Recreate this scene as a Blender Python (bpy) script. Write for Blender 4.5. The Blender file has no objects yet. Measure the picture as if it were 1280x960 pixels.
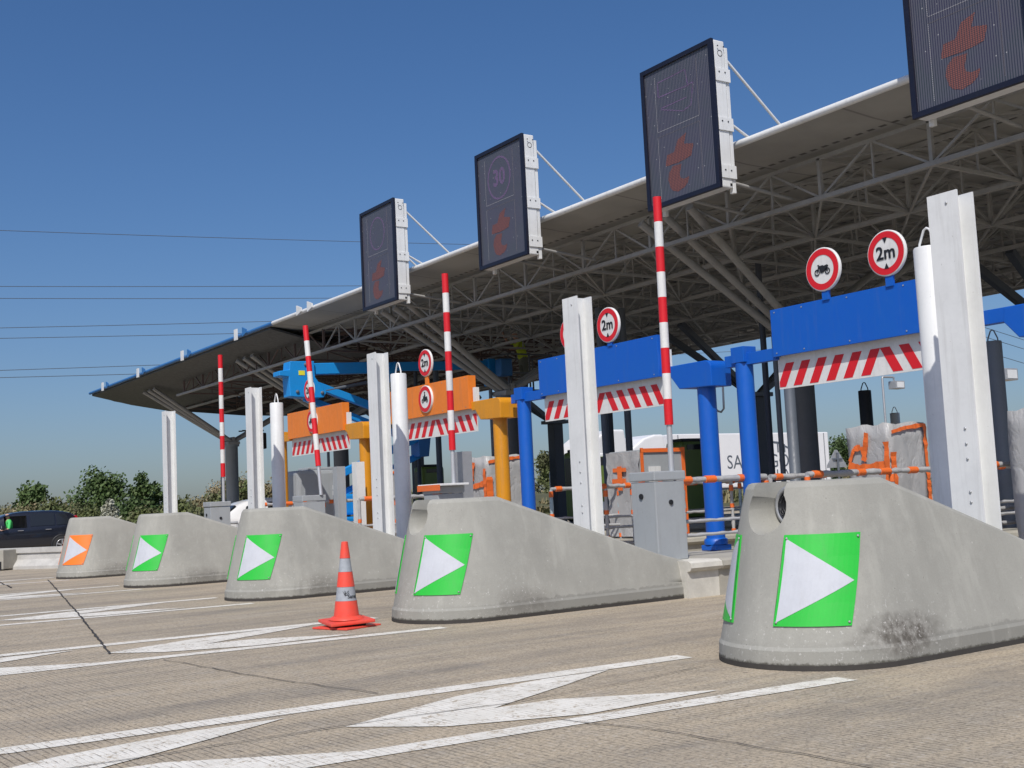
import bpy, bmesh, math, random
from mathutils import Vector, Matrix
random.seed(7)
scn = bpy.context.scene
C = scn.collection
PI = math.pi
R = math.radians

# ------------------------------------------------------------------ materials
def newmat(name):
    m = bpy.data.materials.new(name); m.use_nodes = True
    nt = m.node_tree; b = nt.nodes['Principled BSDF']
    return m, nt, b

def N(nt, typ, **kw):
    n = nt.nodes.new(typ)
    for k, v in kw.items():
        if k.startswith('i_'):
            n.inputs[k[2:].replace('_', ' ')].default_value = v
        else:
            setattr(n, k, v)
    return n

def mixrgb(nt, fac, a, b, blend='MIX'):
    n = nt.nodes.new('ShaderNodeMix'); n.data_type = 'RGBA'; n.blend_type = blend
    for s, v in ((n.inputs[0], fac), (n.inputs[6], a), (n.inputs[7], b)):
        if hasattr(v, 'is_linked'): nt.links.new(v, s)
        elif isinstance(v, (int, float)): s.default_value = v
        else: s.default_value = (*v, 1)
    return n.outputs[2]

def ramp(nt, src, p0, p1, v0=0.0, v1=1.0):
    n = nt.nodes.new('ShaderNodeMapRange')
    n.inputs[1].default_value = p0; n.inputs[2].default_value = p1
    n.inputs[3].default_value = v0; n.inputs[4].default_value = v1
    nt.links.new(src, n.inputs[0]); return n.outputs[0]

def math_(nt, op, a, b=None):
    n = nt.nodes.new('ShaderNodeMath'); n.operation = op
    for i, v in enumerate((a, b)):
        if v is None: continue
        if hasattr(v, 'is_linked'): nt.links.new(v, n.inputs[i])
        else: n.inputs[i].default_value = v
    return n.outputs[0]

def coords(nt, kind='Object', scale=(1, 1, 1), rnd=False):
    t = nt.nodes.new('ShaderNodeTexCoord')
    m = nt.nodes.new('ShaderNodeMapping'); m.inputs['Scale'].default_value = scale
    nt.links.new(t.outputs[kind], m.inputs[0])
    if rnd:
        o = nt.nodes.new('ShaderNodeObjectInfo')
        v = nt.nodes.new('ShaderNodeVectorMath'); v.operation = 'ADD'
        s = math_(nt, 'MULTIPLY', o.outputs['Random'], 37.0)
        nt.links.new(m.outputs[0], v.inputs[0]); nt.links.new(s, v.inputs[1])
        return v.outputs[0]
    return m.outputs[0]

def noise(nt, vec, scale, detail=4, rough=.6):
    n = nt.nodes.new('ShaderNodeTexNoise'); n.inputs['Scale'].default_value = scale
    n.inputs['Detail'].default_value = detail; n.inputs['Roughness'].default_value = rough
    nt.links.new(vec, n.inputs['Vector']); return n.outputs[0]

def bump(nt, b, h, strength=.3, dist=.01):
    n = nt.nodes.new('ShaderNodeBump'); n.inputs['Strength'].default_value = strength
    n.inputs['Distance'].default_value = dist
    nt.links.new(h, n.inputs['Height']); nt.links.new(n.outputs[0], b.inputs['Normal']); return n

def paint(name, col, rough=.4, metal=0., dirt=.12, scale=3., bmp=0., dirtcol=None, coat=0., streak=0.):
    m, nt, b = newmat(name)
    v = coords(nt, rnd=True)
    n1 = noise(nt, v, scale, 5); n2 = noise(nt, v, scale*9, 3)
    f = ramp(nt, math_(nt, 'ADD', math_(nt, 'MULTIPLY', n1, .7), math_(nt, 'MULTIPLY', n2, .3)), .42, .68)
    dc = dirtcol or tuple(c*.55+.02 for c in col)
    cc = mixrgb(nt, math_(nt, 'MULTIPLY', f, dirt*2), col, dc)
    if streak:
        mp = nt.nodes.new('ShaderNodeMapping'); mp.inputs['Scale'].default_value = (9, 9, .55); nt.links.new(v, mp.inputs[0])
        st = noise(nt, mp.outputs[0], 1.6, 5, .65)
        cc = mixrgb(nt, ramp(nt, st, .54, .74, 0, streak), cc, (.20, .185, .16))
        sp = noise(nt, v, 38, 3, .6)
        cc = mixrgb(nt, ramp(nt, sp, .70, .73, 0, streak*1.6), cc, (.16, .12, .09))
    nt.links.new(cc, b.inputs['Base Color'])
    nt.links.new(ramp(nt, n2, .3, .7, rough*.85, min(1, rough*1.2)), b.inputs['Roughness'])
    b.inputs['Metallic'].default_value = metal
    if coat: b.inputs['Coat Weight'].default_value = coat
    if bmp: bump(nt, b, n2, bmp, .01)
    return m

M = {}
M['white'] = paint('white_coating', (.74, .75, .74), .42, dirt=.12, scale=2, streak=.2)
M['white_truck'] = paint('truck_white', (.80, .80, .80), .35, dirt=.05)
M['blue'] = paint('blue_paint', (.003, .10, .50), .42, dirt=.14, scale=1.6, dirtcol=(.008, .13, .46), streak=.09)
M['orange'] = paint('orange_paint', (.82, .22, .022), .45, dirt=.14, scale=1.6, streak=.2)
M['ochre'] = paint('ochre_paint', (.70, .29, .012), .4, dirt=.14, streak=.25)
M['red'] = paint('red_film', (.66, .012, .02), .4, dirt=.1)
M['redwhite'] = paint('white_film', (.74, .74, .72), .45, dirt=.18, streak=.2)
M['darkgrey'] = paint('charcoal_steel', (.11, .128, .155), .5, dirt=.2)
M['black'] = paint('black_plastic', (.012, .013, .016), .5, dirt=.1)
M['nearblack'] = paint('dark_column_paint', (.055, .063, .08), .5, dirt=.2)
M['navy_frame'] = paint('dark_frame', (.008, .009, .022), .4, dirt=.1)
M['grey_cab'] = paint('grey_cabinet_paint', (.36, .385, .40), .45, dirt=.10, streak=.22)
M['galv'] = paint('galvanised_steel', (.42, .43, .44), .45, metal=.4, dirt=.2, scale=8)
M['silver'] = paint('silver_tube', (.6, .61, .62), .35, metal=.5, dirt=.1)
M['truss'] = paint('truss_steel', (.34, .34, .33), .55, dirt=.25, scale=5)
M['truss_far'] = paint('truss_dark_steel', (.13, .09, .08), .6, dirt=.3, scale=5)  # darker, redder tone for the far truss bays
M['tape'] = paint('orange_tape', (.85, .17, .03), .4, dirt=.15, scale=12, bmp=.5)
M['cone_red'] = paint('cone_red_plastic', (.80, .075, .045), .42, dirt=.16, scale=14, dirtcol=(.45, .12, .09))
M['cone_grey'] = paint('cone_reflective_band', (.36, .39, .42), .5, dirt=.25, scale=20)
M['sign_green'] = paint('green_film', (.025, .50, .045), .42, dirt=.10, scale=6, streak=.10)
M['sign_orange'] = paint('orange_film', (.90, .20, .02), .42, dirt=.05)
M['sign_white'] = paint('grey_white_film', (.54, .56, .60), .45, dirt=.12, scale=6, streak=.14)
M['lift_blue'] = paint('lift_blue_paint', (.01, .27, .70), .4, dirt=.12)
M['edge_blue'] = paint('edge_blue_paint', (.03, .16, .42), .5, dirt=.2)
M['carblack'] = paint('black_car_paint', (.012, .014, .022), .22, dirt=.1, coat=.6)
M['carwhite'] = paint('white_car_paint', (.78, .78, .78), .25, dirt=.05, coat=.5)
M['glass'] = paint('dark_glass', (.02, .024, .03), .08, dirt=.02)
M['rubber'] = paint('tyre_rubber', (.02, .02, .02), .8)
M['alloy'] = paint('alloy_rim', (.55, .55, .57), .3, metal=.7)
M['taillight'] = paint('red_lens', (.45, .01, .02), .2)
M['olive'] = paint('olive_panel', (.15, .22, .035), .35, dirt=.25, scale=1.2)
M['skin'] = paint('skin', (.5, .3, .22), .6)
M['shirt'] = paint('green_shirt', (.08, .6, .15), .8)
M['hivis'] = paint('hi_vis_yellow', (.50, .62, .04), .8)
M['trousers'] = paint('work_trousers', (.16, .17, .14), .8)
M['bark'] = paint('bark', (.10, .075, .05), .9, dirt=.4, scale=10)
M['yellowlabel'] = paint('yellow_label', (.8, .75, .05), .5)
M['brownrail'] = paint('weathered_pale_concrete', (.5, .49, .46), .8, dirt=.3, scale=4, bmp=.2)

def concrete(name, col, dark=.3, sc=1., bm=.25, stain=False, patch=.9):
    m, nt, b = newmat(name)
    v = coords(nt, rnd=True)
    big = noise(nt, v, .9*sc, 5); mid = noise(nt, v, 7*sc, 6, .7); fine = noise(nt, v, 90*sc, 3)
    c1 = mixrgb(nt, ramp(nt, big, .35, .7), col, tuple(c*(1-dark) for c in col))
    c2 = mixrgb(nt, ramp(nt, mid, .5, .75, 0, .35), c1, tuple(min(1, c*1.25) for c in col))
    c3 = mixrgb(nt, ramp(nt, fine, .3, .7, 0, .18), c2, tuple(c*.45 for c in col))
    # pores
    vo = nt.nodes.new('ShaderNodeTexVoronoi'); vo.inputs['Scale'].default_value = 14
    nt.links.new(v, vo.inputs['Vector'])
    chips = math_(nt, 'MULTIPLY', math_(nt, 'LESS_THAN', vo.outputs['Distance'], .10), math_(nt, 'GREATER_THAN', mid, .56))
    if stain:
        t = nt.nodes.new('ShaderNodeTexCoord')
        sx = nt.nodes.new('ShaderNodeSeparateXYZ'); nt.links.new(t.outputs['Object'], sx.inputs[0])
        # tyre-scuffed dark skirt along the foot, with a ragged top edge
        z = math_(nt, 'ADD', sx.outputs[2], math_(nt, 'MULTIPLY', mid, -.14))
        sk = ramp(nt, z, .10, .115, 1, 0)
        sk = math_(nt, 'MULTIPLY', sk, ramp(nt, sx.outputs[0], -.9, .2, .12, .75))
        c3 = mixrgb(nt, math_(nt, 'MULTIPLY', sk, .75), c3, tuple(c*.5 for c in col))
        # broken patch low on the near flank
        d = nt.nodes.new('ShaderNodeVectorMath'); d.operation = 'DISTANCE'
        wv = nt.nodes.new('ShaderNodeVectorMath'); wv.operation = 'MULTIPLY'; wv.inputs[1].default_value = (.55, .4, 1.5)
        nt.links.new(t.outputs['Object'], wv.inputs[0])
        nt.links.new(wv.outputs[0], d.inputs[0]); d.inputs[1].default_value = (((-.28 if patch > .5 else .05)*.55), -.72*.4, (.2 if patch > .5 else .16)*1.5)
        dd = math_(nt, 'ADD', d.outputs['Value'], math_(nt, 'MULTIPLY', mid, -.30))
        pt = ramp(nt, dd, -.05, .11, 1, 0)
        rag = noise(nt, v, 11, 6, .75)
        pc = mixrgb(nt, ramp(nt, rag, .44, .64), (.085, .075, .062), (.33, .32, .29) if patch > .5 else (.20, .19, .17))
        c3 = mixrgb(nt, math_(nt, 'MULTIPLY', pt, patch), c3, pc)
        # whitish chips low on the nose
        low = ramp(nt, sx.outputs[2], .28, .55, 1, 0)
        w = math_(nt, 'MULTIPLY', ramp(nt, noise(nt, v, 32, 5, .75), .60, .66), low)
        w = math_(nt, 'MULTIPLY', w, ramp(nt, sx.outputs[0], .6, .1, 0, .75))
        c3 = mixrgb(nt, w, c3, (.62, .61, .58))
        c3 = mixrgb(nt, math_(nt, 'MULTIPLY', chips, .5), c3, (.6, .59, .56))
        mp2 = nt.nodes.new('ShaderNodeMapping'); mp2.inputs['Scale'].default_value = (4, 4, .6); nt.links.new(v, mp2.inputs[0])
        run = noise(nt, mp2.outputs[0], 1.2, 5, .6)
        c3 = mixrgb(nt, ramp(nt, run, .52, .72, 0, .30), c3, tuple(c*.62 for c in col))
        c3 = mixrgb(nt, ramp(nt, run, .45, .32, 0, .30), c3, tuple(c*1.3 for c in col))
        ft = math_(nt, 'ADD', sx.outputs[2], math_(nt, 'MULTIPLY', noise(nt, v, 18, 5, .8), -.07))
        c3 = mixrgb(nt, ramp(nt, ft, .018, .002, 0, .9), c3, (.07, .065, .05))
        scr = noise(nt, v, 55, 2, .5)
        c3 = mixrgb(nt, math_(nt, 'MULTIPLY', ramp(nt, scr, .68, .72, 0, .5), ramp(nt, mid, .5, .6)), c3, (.12, .115, .1))
    nt.links.new(c3, b.inputs['Base Color'])
    b.inputs['Roughness'].default_value = .85
    h = math_(nt, 'ADD', math_(nt, 'MULTIPLY', mid, .7), math_(nt, 'MULTIPLY', fine, .25))
    bump(nt, b, h, bm, .012)
    return m
M['conc'] = concrete('nose_concrete', (.375, .37, .33), .16, 1, .22, stain=True)
M['conc_b'] = concrete('nose_concrete_scuffed', (.375, .37, .33), .2, 1.3, .22, stain=True, patch=.38)
M['kerb'] = concrete('kerb_concrete', (.44, .42, .36), .3, 1.5, .4)
M['kerb_white'] = concrete('kerb_white_wash', (.66, .64, .57), .3, 3, .5)
M['dirt'] = concrete('dirty_platform', (.28, .26, .22), .4, 2, .4)

PITCH = 5.09
def road_material(name, marking=False):
    m, nt, b = newmat(name)
    t = nt.nodes.new('ShaderNodeTexCoord'); v = t.outputs['Object']
    sx = nt.nodes.new('ShaderNodeSeparateXYZ'); nt.links.new(v, sx.inputs[0])
    big = noise(nt, v, .25, 5); mid = noise(nt, v, 3.2, 6, .7); fine = noise(nt, v, 45, 4, .7)
    mp = nt.nodes.new('ShaderNodeMapping'); mp.inputs['Scale'].default_value = (.35, 3.0, 1); nt.links.new(v, mp.inputs[0])
    streak = noise(nt, mp.outputs[0], 1.2, 5, .65)
    # transverse brushed grooves, 38 mm apart and slightly wandering
    wob = math_(nt, 'MULTIPLY', mid, .010)
    u = math_(nt, 'ADD', math_(nt, 'ADD', sx.outputs[0], math_(nt, 'MULTIPLY', sx.outputs[1], .045)), wob)
    g = math_(nt, 'PINGPONG', math_(nt, 'DIVIDE', u, .042), .5)       # 0..0.5
    gr = ramp(nt, g, .03, .17, 1, 0)
    mpg = nt.nodes.new('ShaderNodeMapping'); mpg.inputs['Scale'].default_value = (14, 1.1, 1); nt.links.new(v, mpg.inputs[0])
    keep = ramp(nt, noise(nt, mpg.outputs[0], 1.5, 5, .8), .40, .56)
    wear = ramp(nt, streak, .33, .55, .25, 1)
    gk = math_(nt, 'MULTIPLY', math_(nt, 'MULTIPLY', gr, keep), wear)
    c1 = mixrgb(nt, ramp(nt, big, .35, .65), (.50, .415, .295), (.415, .350, .255))
    c2 = mixrgb(nt, ramp(nt, streak, .45, .72, 0, .5), c1, (.20, .19, .17))
    c3 = mixrgb(nt, ramp(nt, mid, .52, .7, 0, .45), c2, (.40, .365, .31))
    c4 = mixrgb(nt, ramp(nt, fine, .48, .62, .0, .75), c3, (.17, .145, .11))
    peb = noise(nt, v, 24, 2, .5)
    c4 = mixrgb(nt, ramp(nt, peb, .60, .68, 0, .45), c4, (.55, .50, .42))
    c4 = mixrgb(nt, ramp(nt, peb, .38, .30, 0, .55), c4, (.13, .11, .09))
    mps = nt.nodes.new('ShaderNodeMapping'); mps.inputs['Scale'].default_value = (.5, 1.5, 1); mps.inputs['Location'].default_value = (3.3, 1.7, 0); nt.links.new(v, mps.inputs[0])
    smear = noise(nt, mps.outputs[0], 1.1, 7, .75)
    c4 = mixrgb(nt, ramp(nt, smear, .54, .72, 0, .42), c4, (.13, .12, .11))
    c4 = mixrgb(nt, ramp(nt, smear, .44, .34, 0, .35), c4, (.50, .45, .37))
    c5 = mixrgb(nt, math_(nt, 'MULTIPLY', gk, .72), c4, (.10, .085, .065))
    # rubber-dark tyre tracks in the middle of the lanes
    lane = math_(nt, 'PINGPONG', math_(nt, 'DIVIDE', math_(nt, 'SUBTRACT', sx.outputs[1], 3.55), PITCH), .5)
    trk = ramp(nt, math_(nt, 'ABSOLUTE', math_(nt, 'SUBTRACT', lane, .165)), .02, .085, 1, 0)
    trk = math_(nt, 'MULTIPLY', trk, ramp(nt, smear, .36, .60, 0, .38))
    c5 = mixrgb(nt, trk, c5, (.17, .155, .135))
    spots = noise(nt, v, 5.5, 3, .5)
    c5 = mixrgb(nt, ramp(nt, spots, .71, .76, 0, .6), c5, (.10, .095, .09))
    if marking:
        hole = ramp(nt, math_(nt, 'ADD', math_(nt, 'MULTIPLY', fine, .45), math_(nt, 'MULTIPLY', noise(nt, v, 9, 6, .75), .55)), .40, .475)
        hole = math_(nt, 'MULTIPLY', hole, ramp(nt, gk, .35, .9, 1, .25))
        wp = mixrgb(nt, ramp(nt, mid, .4, .7), (.80, .77, .69), (.66, .63, .55))
        c5 = mixrgb(nt, hole, c5, wp)
        b.inputs['Roughness'].default_value = .7
    else:
        b.inputs['Roughness'].default_value = .85
    nt.links.new(c5, b.inputs['Base Color'])
    h = math_(nt, 'SUBTRACT', math_(nt, 'MULTIPLY', fine, .5), gk)
    bump(nt, b, h, .55, .006)
    return m
M['road'] = road_material('grooved_road_concrete')
M['marking'] = road_material('worn_road_paint', True)
M['joint'] = concrete('joint_filler', (.055, .05, .045), .2, 3, .3)

def wrap_material():
    m, nt, b = newmat('grey_plastic_wrap')
    v = coords(nt, rnd=True, scale=(1, 1, .7))
    n = noise(nt, v, 4.5, 4, .5)
    vo = nt.nodes.new('ShaderNodeTexVoronoi'); vo.feature = 'DISTANCE_TO_EDGE'; vo.inputs['Scale'].default_value = 1.7
    mixv = nt.nodes.new('ShaderNodeVectorMath'); mixv.operation = 'ADD'
    nt.links.new(v, mixv.inputs[0]); nt.links.new(n, mixv.inputs[1]); nt.links.new(mixv.outputs[0], vo.inputs['Vector'])
    f = ramp(nt, vo.outputs[0], 0, .16)
    nt.links.new(mixrgb(nt, ramp(nt, n, .35, .65), (.44, .44, .44), (.36, .365, .37)), b.inputs['Base Color'])
    b.inputs['Roughness'].default_value = .38
    bump(nt, b, f, .22, .03)
    return m
M['wrap'] = wrap_material()
M['wrapblue'] = paint('pale_blue_wrap', (.42, .55, .60), .4, dirt=.2, scale=9, bmp=.8)

def deck_material():
    m, nt, b = newmat('roof_deck_underside')
    v = coords(nt)
    sx = nt.nodes.new('ShaderNodeSeparateXYZ'); nt.links.new(v, sx.inputs[0])
    n = noise(nt, v, .6, 5); n2 = noise(nt, v, 5, 4)
    c = mixrgb(nt, ramp(nt, n, .35, .65), (.38, .38, .36), (.29, .29, .275))
    p = math_(nt, 'PINGPONG', math_(nt, 'DIVIDE', sx.outputs[0], 1.5), .5)
    seam = ramp(nt, p, .02, .03, 1, 0)
    dash = math_(nt, 'GREATER_THAN', math_(nt, 'PINGPONG', math_(nt, 'DIVIDE', sx.outputs[1], .22), .5), .22)
    c = mixrgb(nt, math_(nt, 'MULTIPLY', math_(nt, 'MULTIPLY', seam, dash), .85), c, (.04, .04, .04))
    q = math_(nt, 'PINGPONG', math_(nt, 'DIVIDE', sx.outputs[1], 2.54), .5)
    c = mixrgb(nt, math_(nt, 'MULTIPLY', ramp(nt, q, .006, .012, 1, 0), .5), c, (.08, .08, .08))
    nt.links.new(c, b.inputs['Base Color']); b.inputs['Roughness'].default_value = .6
    bump(nt, b, n2, .15, .02)
    return m
M['deck'] = deck_material()
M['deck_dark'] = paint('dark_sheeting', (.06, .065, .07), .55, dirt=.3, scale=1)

def screen_material():
    m, nt, b = newmat('led_louvre_screen')
    v = coords(nt)
    sx = nt.nodes.new('ShaderNodeSeparateXYZ'); nt.links.new(v, sx.inputs[0])
    st = ramp(nt, math_(nt, 'PINGPONG', math_(nt, 'DIVIDE', sx.outputs[1], .034), .5), .14, .26)
    n = noise(nt, v, 1.6, 3)
    base = mixrgb(nt, ramp(nt, n, .4, .62), (.034, .032, .066), (.026, .042, .052))
    c = mixrgb(nt, st, base, (.105, .105, .13))
    # sparse pale rivet-like dots
    vo = nt.nodes.new('ShaderNodeTexVoronoi'); vo.inputs['Scale'].default_value = 5.5; vo.inputs['Randomness'].default_value = .35
    nt.links.new(v, vo.inputs['Vector'])
    c = mixrgb(nt, math_(nt, 'LESS_THAN', vo.outputs['Distance'], .045), c, (.4, .4, .4))
    nt.links.new(c, b.inputs['Base Color']); b.inputs['Roughness'].default_value = .42
    return m
M['screen'] = screen_material()
def led_material(name, on, off=(.06, .05, .06)):
    m, nt, b = newmat(name)
    v = coords(nt)
    sx = nt.nodes.new('ShaderNodeSeparateXYZ'); nt.links.new(v, sx.inputs[0])
    a = math_(nt, 'GREATER_THAN', math_(nt, 'PINGPONG', math_(nt, 'DIVIDE', sx.outputs[1], .034), .5), .13)
    c = math_(nt, 'GREATER_THAN', math_(nt, 'PINGPONG', math_(nt, 'DIVIDE', sx.outputs[2], .024), .5), .13)
    nt.links.new(mixrgb(nt, math_(nt, 'MULTIPLY', a, c), off, on), b.inputs['Base Color'])
    b.inputs['Roughness'].default_value = .5
    return m
M['led_red'] = led_material('red_led_dots', (.25, .09, .07), (.03, .028, .04))
M['led_faint'] = led_material('faint_led_dots', (.20, .13, .27))
M['led_line'] = led_material('pale_led_line', (.34, .34, .36))

def leaf_material(name, cols):
    m, nt, b = newmat(name)
    g = nt.nodes.new('ShaderNodeNewGeometry')
    rnd = g.outputs['Random Per Island']
    c = mixrgb(nt, rnd, cols[0], cols[1])
    v = coords(nt, scale=(1, 1, 1))
    c = mixrgb(nt, ramp(nt, noise(nt, v, .5, 3), .4, .6), c, cols[2])
    nt.links.new(c, b.inputs['Base Color']); b.inputs['Roughness'].default_value = .7
    return m
M['leaf'] = leaf_material('tree_leaves', ((.045, .085, .02), (.10, .15, .04), (.06, .10, .03)))
M['leaf2'] = leaf_material('bush_leaves', ((.08, .11, .03), (.16, .18, .06), (.10, .10, .05)))
M['weed'] = leaf_material('dry_weeds', ((.24, .185, .10), (.34, .28, .16), (.16, .17, .07)))
M['flower'] = leaf_material('pale_blossom', ((.5, .5, .42), (.35, .36, .28), (.4, .4, .3)))
M['soil'] = concrete('grassy_soil', (.11, .11, .05), .4, .6, .6)

# ------------------------------------------------------------------ mesh helper
class MB:
    def __init__(s): s.v = []; s.f = []; s.mi = []; s.cur = 0; s.smooth = []; s.sm = False
    def add(s, vs, fs):
        o = len(s.v); s.v += [tuple(p) for p in vs]
        for f in fs: s.f.append([i+o for i in f]); s.mi.append(s.cur); s.smooth.append(s.sm)
    def box(s, c, d, rot=None):
        x, y, z = d[0]/2, d[1]/2, d[2]/2
        vs = [Vector((a*x, b*y, e*z)) for a in (-1, 1) for b in (-1, 1) for e in (-1, 1)]
        if rot is not None: vs = [rot @ p for p in vs]
        vs = [p+Vector(c) for p in vs]
        s.add(vs, [(0, 1, 3, 2), (4, 6, 7, 5), (0, 4, 5, 1), (2, 3, 7, 6), (0, 2, 6, 4), (1, 5, 7, 3)]); return s
    def bb(s, x0, x1, y0, y1, z0, z1, bev=0.):
        if bev <= 0: return s.box(((x0+x1)/2, (y0+y1)/2, (z0+z1)/2), (x1-x0, y1-y0, z1-z0))
        bm = bmesh.new(); bmesh.ops.create_cube(bm, size=1)
        for v in bm.verts: v.co = Vector(((x0+x1)/2+v.co.x*(x1-x0), (y0+y1)/2+v.co.y*(y1-y0), (z0+z1)/2+v.co.z*(z1-z0)))
        bmesh.ops.bevel(bm, geom=bm.edges[:], offset=bev, segments=2, profile=.6, affect='EDGES')
        s.frombm(bm); return s
    def frombm(s, bm):
        bm.verts.index_update()
        s.add([v.co.copy() for v in bm.verts], [[v.index for v in f.verts] for f in bm.faces]); bm.free()
    def tube(s, pts, r, n=8, cap=True, closed=False):
        pts = [Vector(p) for p in pts]; rs = r if isinstance(r, (list, tuple)) else [r]*len(pts)
        rings = []; prev = None; L = len(pts)
        for i, p in enumerate(pts):
            if closed: t = pts[(i+1) % L]-pts[i-1]
            else: t = (pts[min(i+1, L-1)]-pts[max(i-1, 0)])
            t.normalize()
            if prev is None:
                a = Vector((0, 0, 1)) if abs(t.z) < .9 else Vector((1, 0, 0))
                b = t.cross(a).normalized()
            else:
                b = (prev-t*prev.dot(t)).normalized()
            prev = b; c = t.cross(b)
            rings.append([p+(b*math.cos(2*PI*k/n)+c*math.sin(2*PI*k/n))*rs[i] for k in range(n)])
        vs = [q for r_ in rings for q in r_]; fs = []
        for i in range(L if closed else L-1):
            for k in range(n):
                fs.append((i*n+k, i*n+(k+1) % n, ((i+1) % L)*n+(k+1) % n, ((i+1) % L)*n+k))
        old = s.sm; s.sm = True; s.add(vs, fs); s.sm = old
        if cap and not closed:
            o = len(s.v)-len(vs)
            s.add([vs[k] for k in range(n)], [tuple(range(n))[::-1]]); s.add([vs[(L-1)*n+k] for k in range(n)], [tuple(range(n))])
        return s
    def bar(s, a, b, w, h):      # rectangular bar from a to b
        a = Vector(a); b = Vector(b); t = (b-a); L = t.length; t.normalize()
        up = Vector((0, 0, 1)) if abs(t.z) < .95 else Vector((1, 0, 0))
        y = up.cross(t).normalized(); z = t.cross(y)
        m = Matrix((t, y, z)).transposed()
        return s.box((a+b)/2, (L, w, h), m)
    def lathe(s, prof, c=(0, 0, 0), n=24, axis='Z', cap=True):
        vs = []; c = Vector(c)
        for r, z in prof:
            for k in range(n):
                a = 2*PI*k/n; p = (r*math.cos(a), r*math.sin(a), z)
                if axis == 'X': p = (z, r*math.cos(a), r*math.sin(a))
                if axis == 'Y': p = (r*math.cos(a), z, r*math.sin(a))
                vs.append(c+Vector(p))
        fs = [(i*n+k, i*n+(k+1) % n, (i+1)*n+(k+1) % n, (i+1)*n+k) for i in range(len(prof)-1) for k in range(n)]
        old = s.sm; s.sm = True; s.add(vs, fs); s.sm = old
        if cap:
            s.add(vs[:n], [tuple(range(n))[::-1]]); s.add(vs[-n:], [tuple(range(n))])
        return s
    def prism(s, poly, lo, hi, axis='Y'):     # poly in the two other axes
        n = len(poly)
        def P(a, b, t):
            return {'Y': (a, t, b), 'X': (t, a, b), 'Z': (a, b, t)}[axis]
        vs = [P(a, b, lo) for a, b in poly]+[P(a, b, hi) for a, b in poly]
        s.add(vs, [tuple(range(n)), tuple(range(2*n-1, n-1, -1))]+[(k, (k+1) % n, n+(k+1) % n, n+k) for k in range(n)]); return s
    def build(s, name, m, parent=None, org=None, split=False):
        if split:
            par = list(range(len(s.v)))
            def fd(i):
                while par[i] != i: par[i] = par[par[i]]; i = par[i]
                return i
            for f in s.f:
                for k in f[1:]: par[fd(k)] = fd(f[0])
            groups = {}
            for fi, f in enumerate(s.f): groups.setdefault(fd(f[0]), []).append(fi)
            out = []
            for g_ in groups.values():
                q = MB(); mp_ = {}
                for fi in g_:
                    for k in s.f[fi]:
                        if k not in mp_: mp_[k] = len(q.v); q.v.append(s.v[k])
                    q.f.append([mp_[k] for k in s.f[fi]]); q.mi.append(s.mi[fi]); q.smooth.append(s.smooth[fi])
                out.append(q.build(name, m, parent, org))
            return out[0]
        o = Vector(org) if org is not None else Vector((0, 0, 0))
        me = bpy.data.meshes.new(name)
        me.from_pydata([tuple(Vector(p)-o) for p in s.v], [], s.f)
        ms = m if isinstance(m, (list, tuple)) else [m]
        for x in ms: me.materials.append(M[x])
        me.polygons.foreach_set('material_index', s.mi); me.polygons.foreach_set('use_smooth', s.smooth)
        me.update()
        bm = bmesh.new(); bm.from_mesh(me); bmesh.ops.recalc_face_normals(bm, faces=bm.faces[:]); bm.to_mesh(me); bm.free()
        ob = bpy.data.objects.new(name, me); C.objects.link(ob)
        if parent is not None: ob.parent = parent
        if org is not None: ob.location = o
        return ob

def thing(name, label, cat, loc=(0, 0, 0), group=None, rz=0):
    o = bpy.data.objects.new(name, None); C.objects.link(o); o.location = loc; o.rotation_euler = (0, 0, rz)
    o.empty_display_size = .3
    o['label'] = label; o['category'] = cat
    if group: o['group'] = group
    return o
def tag(o, label, cat, group=None):
    o['label'] = label; o['category'] = cat
    if group: o['group'] = group
    return o
def struct(o): o['kind'] = 'structure'; return o
def stuff(o, label=None, cat=None):
    o['kind'] = 'stuff'
    if label: o['label'] = label; o['category'] = cat
    return o
def kids(o): return [c for c in bpy.data.objects if c.parent == o]
def copy_tree(o, parent=None):
    c = o.copy(); C.objects.link(c)
    if parent is not None: c.parent = parent
    for ch in kids(o):
        if ch is not c: copy_tree(ch, c)
    return c
def place(o, loc, label=None, group=None):
    o.location = loc
    if label: o['label'] = label
    if group: o['group'] = group
    return o

_txt = {}
def text_polys(body, size, bold=0.0, align='CENTER'):
    cu = bpy.data.curves.new('t', 'FONT'); cu.body = body; cu.size = size; cu.offset = bold
    cu.align_x = align; cu.align_y = 'CENTER'; cu.resolution_u = 3
    ob = bpy.data.objects.new('t', cu); C.objects.link(ob)
    bpy.context.view_layer.update()
    me = bpy.data.meshes.new_from_object(ob.evaluated_get(bpy.context.evaluated_depsgraph_get()))
    vs = [v.co.copy() for v in me.vertices]; fs = [list(p.vertices) for p in me.polygons]
    bpy.data.objects.remove(ob); bpy.data.meshes.remove(me)
    return vs, fs
def thick(mb, vs, fs, mapf, t=.003):
    """flat outline mesh given thickness t; mapf(x,y,d)->point"""
    mb.add([mapf(p[0], p[1], t) for p in vs], fs)
    mb.add([mapf(p[0], p[1], 0) for p in vs], [f[::-1] for f in fs])
    cnt = {}
    for f in fs:
        for i in range(len(f)):
            a, b = f[i], f[(i+1) % len(f)]; cnt[(a, b)] = 1
    for (a, b) in list(cnt):
        if (b, a) not in cnt:
            mb.add([mapf(vs[a][0], vs[a][1], 0), mapf(vs[b][0], vs[b][1], 0), mapf(vs[b][0], vs[b][1], t), mapf(vs[a][0], vs[a][1], t)], [(0, 1, 2, 3)])

PITCH = 5.09; C0 = 6.1
def cv(k): return C0+PITCH*k
ORD = ['nearest', 'second nearest', 'middle', 'second farthest', 'farthest']

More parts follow.
